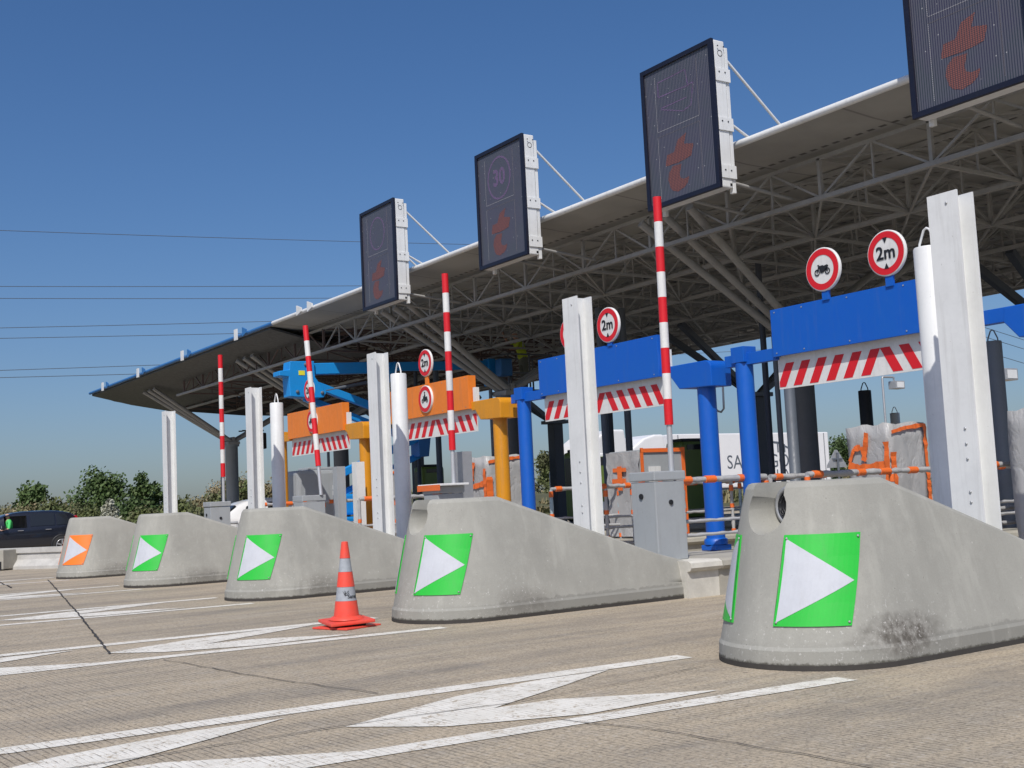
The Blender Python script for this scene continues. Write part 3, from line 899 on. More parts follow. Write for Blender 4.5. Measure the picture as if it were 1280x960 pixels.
make_gantry(2, 'orange', 'ochre', 'orange height gantry with a rider sign on its panel, crossed by an upright barrier arm', [('2m', 8.93, 3.81, .255), ('rider', 8.98, 3.14, .255)])
make_gantry(3, 'orange', 'ochre', 'farthest orange height gantry, crossed by the leaning barrier arm', [('2m', 9.1, 3.83, .255), ('rider', 9.0, 3.14, .255)])

# ------------------------------------------------------------------ variable message signs
def make_vms(k, label, upper):
    y0 = PITCH*k; r = thing('message_display', label, 'display', (12.3, C0+y0+2.2, 5.7), 'lane displays on the canopy edge')
    o = Vector(r.location)
    def B(mb, name, m, par): mb.v = [(p[0]-o.x, p[1]+y0-o.y, p[2]-o.z) for p in mb.v]; return mb.build(name, m, par)
    Y0, Y1, Z0, Z1 = 7.48, 9.14, 5.68, 7.97
    b = MB(); b.bb(12.335, 12.56, Y0+.01, Y1-.01, Z0+.01, Z1-.01, .02); cs = B(b, 'casing', 'white', r)
    f = MB(); fw = .075
    f.bb(12.28, 12.335, Y0, Y1, Z0, Z0+fw, .006); f.bb(12.28, 12.335, Y0, Y1, Z1-fw, Z1, .006)
    f.bb(12.28, 12.335, Y0, Y0+fw, Z0+fw, Z1-fw); f.bb(12.28, 12.335, Y1-fw, Y1, Z0+fw, Z1-fw); B(f, 'frame', 'navy_frame', r)
    s = MB(); s.bb(12.31, 12.333, Y0+fw, Y1-fw, Z0+fw, Z1-fw); scr = B(s, 'screen', 'screen', r)
    iy0, iy1, iz0, iz1 = Y0+fw, Y1-fw, Z0+fw, Z1-fw
    def mp(a, b_, t): return (12.3095-t, iy1-(iy1-iy0)*a, iz0+(iz1-iz0)*b_)
    e = MB()
    for poly in ([(0.593, 0.446), (0.549, 0.372), (0.692, 0.347), (0.647, 0.266), (0.45, .25), (0.254, 0.258), (0.283, 0.336), (0.398, 0.339), (0.459, 0.418)],
                 [(0.496, 0.235), (0.46, 0.17), (0.47, .135), (.52, .118), (0.599, 0.125), (0.575, 0.085), (0.52, 0.058), (0.423, 0.042), (0.345, .06), (0.309, 0.089), (0.284, 0.15), (0.30, .20), (0.364, 0.240)]):
        thick(e, poly, [list(range(len(poly)))], mp, .002)
    B(e, 'red_symbol', 'led_red', scr)
    e = MB()
    def line(a, b_, wd=.006):
        a = Vector((a[0]*1.51, a[1]*2.04, 0)); b_ = Vector((b_[0]*1.51, b_[1]*2.04, 0)); t = (b_-a).normalized(); nr = Vector((-t.y, t.x, 0))*wd
        q = [a-nr, b_-nr, b_+nr, a+nr]; thick(e, [(p.x/1.51, p.y/2.04) for p in q], [[0, 1, 2, 3]], mp, .0015)
    for a, b_ in (((.16, .49), (.80, .49)), ((.16, .49), (.16, .03)), ((.80, .49), (.80, .03)), ((.16, .53), (.80, .53)), ((.16, .53), (.16, .95)), ((.80, .53), (.80, .95))): line(a, b_, .004)
    B(e, 'matrix_border', 'led_line', scr)
    e = MB()
    def ring(cx, cy, rr, wd=.03):
        n = 30; vs = [(cx+q*math.cos(2*PI*i/n)/1.51, cy+q*math.sin(2*PI*i/n)/2.04) for q in (rr, rr-wd) for i in range(n)]
        thick(e, vs, [[i, (i+1) % n, n+(i+1) % n, n+i] for i in range(n)], mp, .0015)
    if upper == '30':
        ring(.48, .74, .40, .035)
        vs, fs = text_polys('30', .42, bold=.012); thick(e, [(.48+p[0]/1.51, .74+p[1]/2.04) for p in vs], fs, mp, .0015)
    elif upper == 'truck':
        for a, b_ in (((.21, .90), (.63, .905)), ((.63, .905), (.66, .78)), ((.66, .78), (.74, .79)), ((.74, .79), (.69, .63)), ((.69, .63), (.57, .61)), ((.57, .61), (.24, .69)), ((.24, .70), (.63, .70)), ((.21, .90), (.20, .79)), ((.20, .79), (.66, .78))): line(a, b_, .008)
    else:
        ring(.48, .74, .36, .03)
    B(e, 'faint_symbol', 'led_faint', scr)
    # side straps, back flange and stays
    st = MB()
    for z in (7.42, 6.66, 5.93): st.bb(12.34, 12.63, Y0-.012, Y0+.01, z-.1, z+.1, .004); st.bb(12.34, 12.63, Y1-.01, Y1+.012, z-.1, z+.1, .004)
    st.v = [(p[0]-o.x, p[1]+y0-o.y, p[2]-o.z) for p in st.v]; st.build('strap', 'white', cs, split=True)
    bo_ = MB()
    for z in (7.86, 7.46, 6.70, 5.95):
        for x in (12.40, 12.52): bo_.lathe([(.012, 0), (.012, -.008)], (x, Y0-.012, z), 8, axis='Y')
    bo_.lathe([(.05, 0), (.05, -.003), (.043, -.003), (.043, 0)], (12.46, Y0+.008, 7.76), 20, axis='Y', cap=False)
    bo_.bb(12.50, 12.54, Y0+.006, Y0+.011, 5.72, 5.76)
    B(bo_, 'bolt', 'black', cs)
    fl = MB(); fl.bb(12.57, 12.63, Y0+.02, Y0+.10, Z0-.06, Z1-.1, .006); fl.bb(12.57, 12.63, Y1-.10, Y1-.02, Z0-.06, Z1-.1, .006); fl.bb(12.57, 12.63, Y0+.1, Y1-.1, 6.4, 6.5); B(fl, 'back_frame', 'white', r)
    for y in (Y0+.06, Y1-.06):
        t = MB(); t.tube([(12.6, y, Z1-.25), (14.1, y, 6.52)], .022, 8); B(t, 'stay', 'white' if k else 'galv', r)
        t = MB(); t.tube([(12.6, y, Z1-1.25), (13.2, y, 6.45)], .022, 8); B(t, 'stay', 'white', r)
    p = MB()
    for y in (Y0+.3, Y1-.3): p.tube([(12.6, y, 5.9), (14.1, y, 5.75)], .03, 8)
    p.v = [(q[0]-o.x, q[1]+y0-o.y, q[2]-o.z) for q in p.v]; p.build('lower_arm', 'truss', r, split=True)
    return r
make_vms(0, 'lane display cut off by the top right corner of the photo', 'ring')
make_vms(1, 'large lane display above the second crash nose, thin grey pole in front of its edge', 'truck')
make_vms(2, 'lane display with faint number 30, third from the right', '30')
make_vms(3, 'smallest lane display, leftmost on the canopy edge', 'ring')
# slim silver pole in front of display 1 is the arm lining up; its frame rail
# ------------------------------------------------------------------ canopy
cp = thing('toll_canopy', 'wide steel truss canopy over the toll lanes with white front edge', 'canopy', (20, 26, 0))
CO = Vector(cp.location)
def CB(mb, name, m, par=cp, org=None): mb.v = [tuple(Vector(p)-CO) for p in mb.v]; return mb.build(name, m, par)
V0, V1 = 1.5, 51.2
VB = 31.2       # blue section starts here
d = MB()
def deckstrip(v0, v1):
    P = [(12.92, 6.42), (13.6, 6.37), (14.6, 6.35), (20, 6.36), (27.5, 6.33), (28.7, 6.28), (28.8, 6.45), (20, 6.62), (13.6, 6.52), (12.9, 6.48)]
    d.prism(P, v0, v1, 'Y')
deckstrip(V0, V1)
CB(d, 'roof_deck', 'deck')
e = MB(); e.tube([(12.88, V0, 6.45), (12.88, VB, 6.45)], .055, 12); CB(e, 'edge_tube', 'white')
e = MB(); e.tube([(12.88, VB, 6.45), (12.88, V1, 6.45)], .055, 12); CB(e, 'edge_tube', 'edge_blue')
e = MB(); e.prism([(12.9, 6.44), (13.9, 6.12), (15.9, 5.76), (19.6, 5.51), (25.3, 5.46), (28.8, 6.1), (28.8, 6.28), (28, 6.33), (20, 6.355), (14, 6.345)], V1-.01, V1+.05, 'Y'); CB(e, 'end_fascia', 'deck_dark')
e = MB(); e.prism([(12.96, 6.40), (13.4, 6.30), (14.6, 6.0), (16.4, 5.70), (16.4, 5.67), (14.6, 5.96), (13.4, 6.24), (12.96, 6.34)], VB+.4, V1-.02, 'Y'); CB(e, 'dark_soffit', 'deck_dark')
e = MB(); e.bb(28.72, 28.86, V0, V1-.02, 6.12, 6.5); CB(e, 'rear_fascia', 'truss')
# edge clips
for (v, c_) in ((28.5, 'white'), (29.2, 'white'), (33.2, 'edge_blue'), (33.9, 'white'), (38.2, 'edge_blue'), (38.9, 'white'), (43.3, 'edge_blue'), (44.0, 'white'), (48.2, 'edge_blue'), (48.9, 'white')):
    e = MB(); e.prism([(v-.16, 6.44), (v+.14, 6.36), (v+.14, 6.64), (v-.16, 6.54)] if c_ != 'white' or v < 30 else [(v-.11, 6.33), (v+.11, 6.33), (v+.11, 6.66), (v-.11, 6.66)], 12.78, 12.82, 'X'); CB(e, 'edge_clip', c_)
US = [14.1, 16.2, 18.4, 20.6, 22.9, 25.2, 27.9]
ZB = 5.62; ZT = 6.24
def zbv(u): return {14.1: 5.62, 16.2: 5.60, 18.4: 5.58, 20.6: 5.57, 22.9: 5.56, 25.2: 5.62, 27.9: 6.0}[u]
VP_ = 2.03
nv = int((V1-.6-2.1)/VP_)+1
VS = [2.1+VP_*i for i in range(nv)]
for u in US:
    t = MB(); zb = zbv(u)
    far = False
    ve = V1-.3 if u > 15 else 43.5
    t.bar((u, V0+.3, zb), (u, ve, zb), .09, .07)
    t.bar((u, V0+.3, ZT), (u, ve, ZT), .06, .06)
    CB(t, 'long_chord', 'truss')
for j, v in enumerate(VS):
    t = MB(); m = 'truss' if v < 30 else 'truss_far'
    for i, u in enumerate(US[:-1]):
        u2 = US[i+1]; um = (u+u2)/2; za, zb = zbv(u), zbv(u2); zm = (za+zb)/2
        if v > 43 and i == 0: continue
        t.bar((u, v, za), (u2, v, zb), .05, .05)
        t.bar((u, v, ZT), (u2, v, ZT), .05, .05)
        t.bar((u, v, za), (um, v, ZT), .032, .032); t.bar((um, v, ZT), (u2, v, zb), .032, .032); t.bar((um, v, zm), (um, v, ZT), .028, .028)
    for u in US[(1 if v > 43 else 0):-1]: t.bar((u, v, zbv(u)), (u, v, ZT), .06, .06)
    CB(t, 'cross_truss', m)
    if j < len(VS)-1:
        v2 = VS[j+1]; vm = (v+v2)/2; t = MB()
        for i, u in enumerate(US[:-1]):
            if v > 41 and i == 0: continue
            za = zbv(u)
            t.bar((u, v, za), (u, vm, ZT), .035, .035); t.bar((u, vm, ZT), (u, v2, za), .035, .035); t.bar((u, vm, za), (u, vm, ZT), .03, .03)
            u2 = US[i+1]
            if not (v > 41 and i == 0): t.bar((u, v, za), (u2, v2, zbv(u2)), .035, .035)
            t.bar((u, v2, ZT), (u2, v, ZT), .03, .03)
            # intermediate purlins under the deck
            t.bar(((u+u2)/2, v, 6.29), ((u+u2)/2, v2, 6.29), .05, .07)
        for q in (.33, .66):
            t.bar((15.3, v+(v2-v)*q, 6.31), (27.9, v+(v2-v)*q, 6.29), .035, .05)
        CB(t, 'bracing_bay', m)
# columns with branching struts
for i in range(4):
    v = 15.7+10.13*i
    c = MB(); c.lathe([(.25, 0), (.25, 3.82), (.31, 3.83), (.31, 3.9)], (17.1, v, 0), 28); col_ = CB(c, 'front_column', 'darkgrey')
    if i == 3:
        col_.data = col_.data.copy(); col_.data.materials[0] = paint('lit_column_grey', (.26, .30, .34), .5)  # lighter grey paints in the light that reaches this end column
    h = MB(); h.bb(16.85, 17.35, v-.32, v+.32, 3.9, 4.02, .02); h.bb(17.04, 17.16, v-.3, v+.3, 4.0, 4.2, .02)
    hd = CB(h, 'column_head', 'truss', col_)
    for (dv0, dv1) in ((.22, .45), (0, -.2), (-.22, -.85)):
        s = MB(); s.tube([(17.0, v+dv0, 4.05), (13.75, v+dv1, 6.05)], .075, 12); CB(s, 'strut', 'truss', col_)
    for (dv0, dv1) in ((.18, .5), (-.18, -.5)):
        s = MB(); s.tube([(17.2, v+dv0, 4.05), (20.3, v+dv1, 5.7)], .075, 12); CB(s, 'strut', 'truss', col_)
    s = MB(); s.tube([(16.78, v+.3, .4), (16.78, v+.3, 4.1)], .05, 8); CB(s, 'downpipe', 'darkgrey', col_)
for i in range(5):
    v = 4.6+10.13*i+(0 if i else 0)
    v = [14.6, 24.6, 34.6, 44.8, 5.0][i]
    c = MB(); c.bb(24.7, 25.1, v-.2, v+.2, 0, 3.8, .02); col_ = CB(c, 'rear_column', 'nearblack')
    for (du, dv1) in ((-3.2, .5), (-3.2, -.5), (3.0, .5), (3.0, -.5)):
        s = MB(); s.bar((24.9+.1*(1 if du > 0 else -1), v, 3.85), (24.9+du, v+dv1, 5.75), .16, .16); CB(s, 'strut', 'darkgrey', col_)
    h = MB(); h.bb(24.5, 25.3, v-.3, v+.3, 3.8, 3.92, .01); CB(h, 'column_head', 'darkgrey', col_)

# ------------------------------------------------------------------ exit posts, canopy shade put into their dark colours, and small island poles
def pole(u, v, z1, r_, m, label, name='lane_post', group=None, z0=.42):
    p = MB(); p.lathe([(r_+.05, 0), (r_+.05, .02), (r_, .03), (r_, z1-z0)], (0, 0, 0), 16)
    o_ = p.build(name, m); o_.location = (u, v, z0); tag(o_, label, 'post', group); return o_
GP = 'dark steel posts on the exit side'
pole(16.8, 21.4, 5.5, .085, 'darkgrey', 'dark post left of a group of three seen under the far blue gantry', group=GP)
pole(17.05, 21.5, 5.5, .06, 'nearblack', 'thin black post, middle one of three seen under the far blue gantry', group=GP)
pole(17.4, 21.3, 5.5, .08, 'darkgrey', 'dark post, right one of three seen under the far blue gantry', group=GP)
pole(14.0, 13.1, 3.45, .085, 'darkgrey', 'slim charcoal post at the left end of the nearest stripe board', group=GP, z0=0.0)
pole(16.9, 16.4, 5.6, .06, 'nearblack', 'thin black post just right of the nearest blue gantry post', group=GP)
pole(18.2, 31.4, 5.5, .09, 'darkgrey', 'dark post under the near orange gantry, right of two', group=GP)
pole(17.6, 31.6, 5.5, .06, 'nearblack', 'thin black post under the near orange gantry, left of two', group=GP)
pole(12.9, 21.5, 2.05, .08, 'darkgrey', 'x') if False else None
# grey U-shaped posts
def upost(u, v, z1, m, label, wd=.2):
    b = MB(); b.bb(-.09, .09, -wd/2, -wd/2+.012, 0, z1-.42); b.bb(-.09, .09, wd/2-.012, wd/2, 0, z1-.42); b.bb(-.09, -.078, -wd/2+.012, wd/2-.012, 0, z1-.42)
    o_ = b.build('channel_post', m); o_.location = (u, v, .42); tag(o_, label, 'post', 'grey channel posts on the islands'); return o_
upost(9.95, cv(2)+.15, 2.02, 'galv', 'grey channel post left of the near ochre gantry post', .30)
upost(10.15, cv(3)+.10, 2.02, 'grey_cab', 'grey channel post left of the far ochre gantry post')
upost(10.55, cv(3)+.05, 2.1, 'white', 'white channel post touching the far ochre gantry post')

# ------------------------------------------------------------------ wrapped payment terminals
def make_terminal(label, loc, tape=True, h=1.6):
    r = thing('wrapped_terminal', label, 'payment terminal', loc, 'plastic-wrapped payment terminals')
    bm = bmesh.new(); bmesh.ops.create_cube(bm, size=1); bmesh.ops.subdivide_edges(bm, edges=bm.edges[:], cuts=7, use_grid_fill=True)
    rr = random.Random(hash(label) % 1000 if False else len(label))
    for v in bm.verts:
        x, y, z = v.co
        v.co = Vector((x*1.0+rr.uniform(-.012, .012), y*.95+rr.uniform(-.012, .012), (z+.5)*h+rr.uniform(-.012, .012)))
        if z > .45: v.co.z += .02*math.sin(x*7)+.015*math.sin(y*11)
    mb = MB(); mb.sm = True; mb.frombm(bm); mb.build('plastic_sheet', 'wrap', r)
    if tape:
        t = MB(); rr = random.Random(len(label)+2)
        def strip(pts, wd, off, face):
            for a, b_ in zip(pts, pts[1:]):
                n = max(2, int(math.dist(a, b_)/.06))
                prev = None
                for i in range(n+1):
                    p = (a[0]+(b_[0]-a[0])*i/n, a[1]+(b_[1]-a[1])*i/n)
                    dx, dy = b_[0]-a[0], b_[1]-a[1]; L = math.hypot(dx, dy); nx, ny = -dy/L*wd/2*rr.uniform(.7, 1.25), dx/L*wd/2*rr.uniform(.7, 1.25)
                    o1 = off+rr.uniform(0, .02)
                    f = (lambda q: (q[0], -.475-.02-o1, q[1])) if face == 'v' else (lambda q: (-.5-.02-o1, q[0], q[1]))
                    cur = (f((p[0]-nx, p[1]-ny)), f((p[0]+nx, p[1]+ny)))
                    if prev: t.add([prev[0], cur[0], cur[1], prev[1]], [(0, 1, 2, 3)])
                    prev = cur
        strip([(-.48, h-.12), (-.1, h-.06), (.44, h-.02)], .06, 0, 'v')
        strip([(.46, h), (.47, h*.5), (.49, .02)], .10, .003, 'v')
        strip([(-.47, h*.75), (-.46, .3), (-.47, .05)], .14, .004, 'v')
        strip([(.45, h-.55), (.2, h-.62), (-.1, h-.6), (-.44, h-.55)], .12, 0, 'u')
        strip([(.42, h-.5), (.3, h-.32), (.15, h-.30), (.05, h-.5)], .08, .006, 'u')
        strip([(.0, h-.1), (.04, h-.3), (.1, h-.5)], .10, .009, 'u')
        strip([(-.42, h-.25), (-.43, h-.9), (-.42, .1)], .12, .012, 'u')
        t.build('tape', 'tape', r, split=True)
    return r
make_terminal('grey plastic-wrapped terminal with orange tape behind the nearest crash nose', (14.12, cv(1)+.22, .43), h=1.60).scale = (.78, .80, 1)
t2 = thing('wrapped_terminal', 'grey terminal with orange-taped door and small white notice, behind the second barrier cabinet', 'payment terminal', (14.0, cv(2)+.42, .43), 'plastic-wrapped payment terminals')
b = MB(); b.bb(-.5, .5, -.45, .45, 0, 1.55, .03); b.build('housing', 'grey_cab', t2)
b = MB(); b.bb(-.5, -.44, -.475, -.455, 0, 1.58); b.bb(.46, .53, -.475, -.455, 0, 1.58); b.bb(-.5, .53, -.478, -.456, 1.50, 1.57); b.build('tape', 'tape', t2, split=True)
b = MB(); b.bb(-.32, -.05, -.468, -.452, .75, 1.25); b.build('notice', 'white', t2)
bm = bmesh.new(); bmesh.ops.create_grid(bm, x_segments=9, y_segments=12, size=.5)
mb = MB(); mb.sm = True
rr = random.Random(5)
mb.add([(-.52-rr.uniform(0, .04), v.co.x*.92, .78+v.co.y*1.5) for v in bm.verts], [[v.index for v in f.verts] for f in bm.faces]); bm.free()
mb.build('plastic_sheet', 'wrap', t2)
b = MB(); b.bb(-.575, -.565, -.1, .28, .98, 1.06); b.bb(-.577, -.567, .0, .12, .85, 1.28); b.bb(-.575, -.565, -.12, .25, 1.18, 1.25); b.build('tape', 'tape', t2, split=True)
make_terminal('grey terminal with orange tape between the ochre post and the grey channel post', (13.9, cv(3)+.25, .43), h=1.70)
make_terminal('grey terminal with orange tape left of the far ochre gantry post', (13.7, cv(4)+.1, .43), h=1.62)
# smooth grey cabinet with rounded top left
t3 = thing('equipment_cabinet', 'large smooth grey cabinet with rounded top behind the middle crash nose', 'cabinet', (11.9, cv(4)+.3, .43))
b = MB(); b.bb(-.55, .62, -.45, .5, 0, 1.70, .09); b.build('housing', 'grey_cab', t3)
b = MB(); b.bb(-.2, .5, -.3, .3, 1.705, 1.77, .02); b.build('roof_cap', 'grey_cab', t3)
b = MB(); b.bb(-.57, -.552, -.35, .42, .05, 1.58, .004); b.build('door', 'grey_cab', t3)
b = MB(); b.bb(.36, .48, -.46, -.452, 1.22, 1.32); b.bb(.36, .48, -.46, -.452, 1.08, 1.18); b.build('white_label', 'white', t3, split=True)

# ------------------------------------------------------------------ handrails wrapped in plastic and tape
def make_rail(label, u0, u1, v, blue=False, z0=.43, dens=.62):
    r = thing('wrapped_handrail', label, 'handrail', (u0, v, z0), 'plastic-wrapped handrails')
    L = u1-u0; rr = random.Random(int(u0*10+v*7))
    def wob(p0, p1, rad):
        n = max(3, int((Vector(p1)-Vector(p0)).length/.09)); pts = []; rs = []
        for i in range(n+1):
            p = Vector(p0).lerp(Vector(p1), i/n); pts.append(p+Vector((rr.uniform(-.004, .004),)*3)); rs.append(rad*rr.uniform(.8, 1.25))
        return pts, rs
    t = MB(); t.tube(*wob((0, 0, .93), (L, 0, .93), .036), 8); t.build('top_rail', 'wrap', r)
    t = MB(); t.tube(*wob((0, 0, .42), (L, 0, .42), .022), 8); t.build('lower_rail', 'wrap', r)
    t = MB(); t.tube(*wob((0, 0, .25), (L, 0, .25), .022), 8); t.build('lower_rail', 'wrap', r)
    n = max(1, int(L/dens))
    tp = MB()
    for i in range(n+1):
        x = L*i/n
        p = MB(); p.tube(*wob((x, 0, 0), (x, 0, .91), .03), 8); p.build('post', 'wrapblue' if (blue and i % 2 == 0) else 'wrap', r)
        for (a, b_) in ((.78, .88), (.45, .52), (.03, .10)):
            if rr.random() < .75:
                q = a+rr.uniform(-.03, .03); tp.tube([(x, 0, q), (x, 0, q+(b_-a))], .040, 8)
    x = .1
    while x < L-.2:
        w_ = rr.uniform(.06, .22); tp.tube([(x, 0, .93), (x+w_, 0, .93)], .047, 8); x += w_+rr.uniform(.2, .7)
    tp.build('tape', 'tape', r, split=True)
    return r
RL = ['behind the nearest crash nose, crossing the big wrapped terminal', 'between the two H-beams and the second cabinet', 'behind the second crash nose', 'behind the third crash nose', 'beside the white car']
make_rail('wrapped handrail crossing in front of the big tape-wrapped terminal', 11.4, 19.5, cv(1)-.72, dens=1.6)
make_rail('wrapped handrail seen between the two blue gantry posts', 12.2, 17.5, cv(1)+.7, dens=1.0)
make_rail('wrapped handrail left of the far white H-beam and second blue post', 11.6, 15.0, cv(2)-.7, dens=.5)
make_rail('wrapped handrail with pale blue sleeve left of the second barrier cabinet', 12.0, 18.0, cv(2)+.62, True, dens=.7)
make_rail('pale blue sleeved handrail right of the second barrier cabinet', 9.75, 11.3, cv(1)-.1, True, dens=1.5)
make_rail('wrapped handrail end left of the second crash nose', 10.2, 12.6, cv(3)-.65, dens=.8)
make_rail('wrapped handrail left of the far ochre gantry post', 10.2, 12.6, cv(4)-.65, dens=.8)
make_rail('wrapped handrail in front of the white car', 10.0, 11.6, cv(5)-.6, dens=.8, z0=0)
make_rail('wrapped handrail at the right edge behind the nearest H-beam', 12.2, 17.0, cv(0)+2.4, dens=1.2, z0=.43)
# wrapped crates at right edge
make_terminal('wrapped grey terminal at the extreme right edge of the photo', (12.75, cv(0)+1.6, .05), tape=False, h=1.92)
t4 = make_terminal('small wrapped block at the foot of the grey tube bollard', (14.4, 10.55, .05), tape=False, h=.95); t4.scale = (.55, .6, .8)

# ------------------------------------------------------------------ toll booths
def make_booth(label, loc, h=2.1, L=1.6):
    r = thing('toll_booth', label, 'toll booth', loc, 'olive green toll booths')
    b = MB(); b.bb(0, L, -.36, .36, 0, h-.1, .12); b.build('cabin', 'olive', r)
    b = MB(); b.bb(.12, L-.08, -.28, .28, h-.115, h-.02, .03); b.build('roof', 'black', r)
    b = MB(); b.bb(.2, L-.12, -.372, -.362, 1.95, h-.2); b.build('window', 'glass', r)
    b = MB(); b.bb(-.012, -.002, -.26, .26, 1.0, h-.3); b.build('window', 'glass', r)
    return r
for k, lab in ((4, 'olive green toll booth in front of the lettered white trailer, behind the taped grey terminal'), (5, 'olive green toll booth in front of the white lorry tractor'), (6, 'small olive green toll booth left of the second blue gantry'), (7, 'smallest olive green toll booth, under the near orange gantry')):
    make_booth(lab, (23.0, cv(k)-.3, .43), 2.3, 1.02)

# ------------------------------------------------------------------ traffic cone
cn = thing('traffic_cone', 'orange-red and grey banded traffic cone on a flat base between two crash noses', 'traffic cone', (5.40, 11.36, 0))
s = .873
b = MB(); b.prism([(-.25, -.25), (.25, -.25), (.25, .25), (-.25, .25)], .0, .02, 'Z'); b.v = [(p[0], p[1], p[2]) for p in b.v]
base2 = b.build('spare_base', 'cone_red', cn); base2.rotation_euler = (0, 0, R(20)); bmesh_bevel(base2, .008)
b = MB(); b.bb(-.235, .235, -.235, .235, .05, .085, .012); pb = b.build('base_plate', 'cone_red', cn); pb.rotation_euler = (R(2), R(-2), R(-8))
b = MB(); b.bb(-.16, .16, -.16, .16, .02, .05, .01); b.build('underside', 'black', pb)
H = s-.085
def cr(z): return .135-(.135-.034)*(z/H)
b = MB()
seq = [(0, .24, 0), (.24, .42, 1), (.42, .615, 0), (.615, .79, 1), (.79, 1.0, 0)]
b.sm = True
for a, c_, m in seq:
    b.cur = m; z0, z1 = a*H, c_*H; n = 32; rr_ = .003 if m == 1 else 0
    b.lathe([(cr(z0)-rr_, z0+.085), (cr(z1)-rr_, z1+.085)], n=n, cap=False)
    if m == 1:
        b.lathe([(cr(z0)+.002, z0+.085), (cr(z0)-.003, z0+.085)], n=n, cap=False)
b.cur = 0; b.lathe([(cr(H), H+.085), (cr(H)-.006, H+.09), (.02, H+.09), (.018, H+.05)], n=32, cap=False)
b.lathe([(.185, .084), (.175, .10), (.14, .118), (.134, .12)], n=32, cap=False)
conebody = b.build('cone_body', ['cone_red', 'cone_grey'], cn)
# lettering wrapped round the lower grey band, facing the camera
lg = MB(); fa = math.atan2(-.895, -.445)   # direction towards the camera
def wrapc(x, y, t):
    z = .33*H+.085+y; rr_ = cr(z-.085)-.003+t+.0015; a = fa+(x)/rr_
    return (rr_*math.cos(a), rr_*math.sin(a), z)
vs, fs = text_polys('Sanef', .055, bold=.001, align='LEFT'); thick(lg, [(p[0]+.018, p[1]-.028) for p in vs], fs, wrapc, .0006)
for a0, a1 in (((-.03, .03), (-.005, -.02)), ((-.012, .035), (-.005, -.02)), ((.0, .032), (-.002, -.005)), ((-.005, -.02), (.035, .012)), ((-.002, -.005), (.03, .03)), ((-.005, -.02), (.04, -.008))):
    A = Vector((*a0, 0)); B_ = Vector((*a1, 0)); t_ = (B_-A).normalized(); nr = Vector((-t_.y, t_.x, 0))*.004
    thick(lg, [tuple(A-nr*.4)[:2], tuple(B_-nr)[:2], tuple(B_+nr)[:2], tuple(A+nr*.4)[:2]], [[0, 1, 2, 3]], wrapc, .0006)
lg.build('lettering', 'black', conebody)
cn.rotation_euler = (0, R(.5), 0)

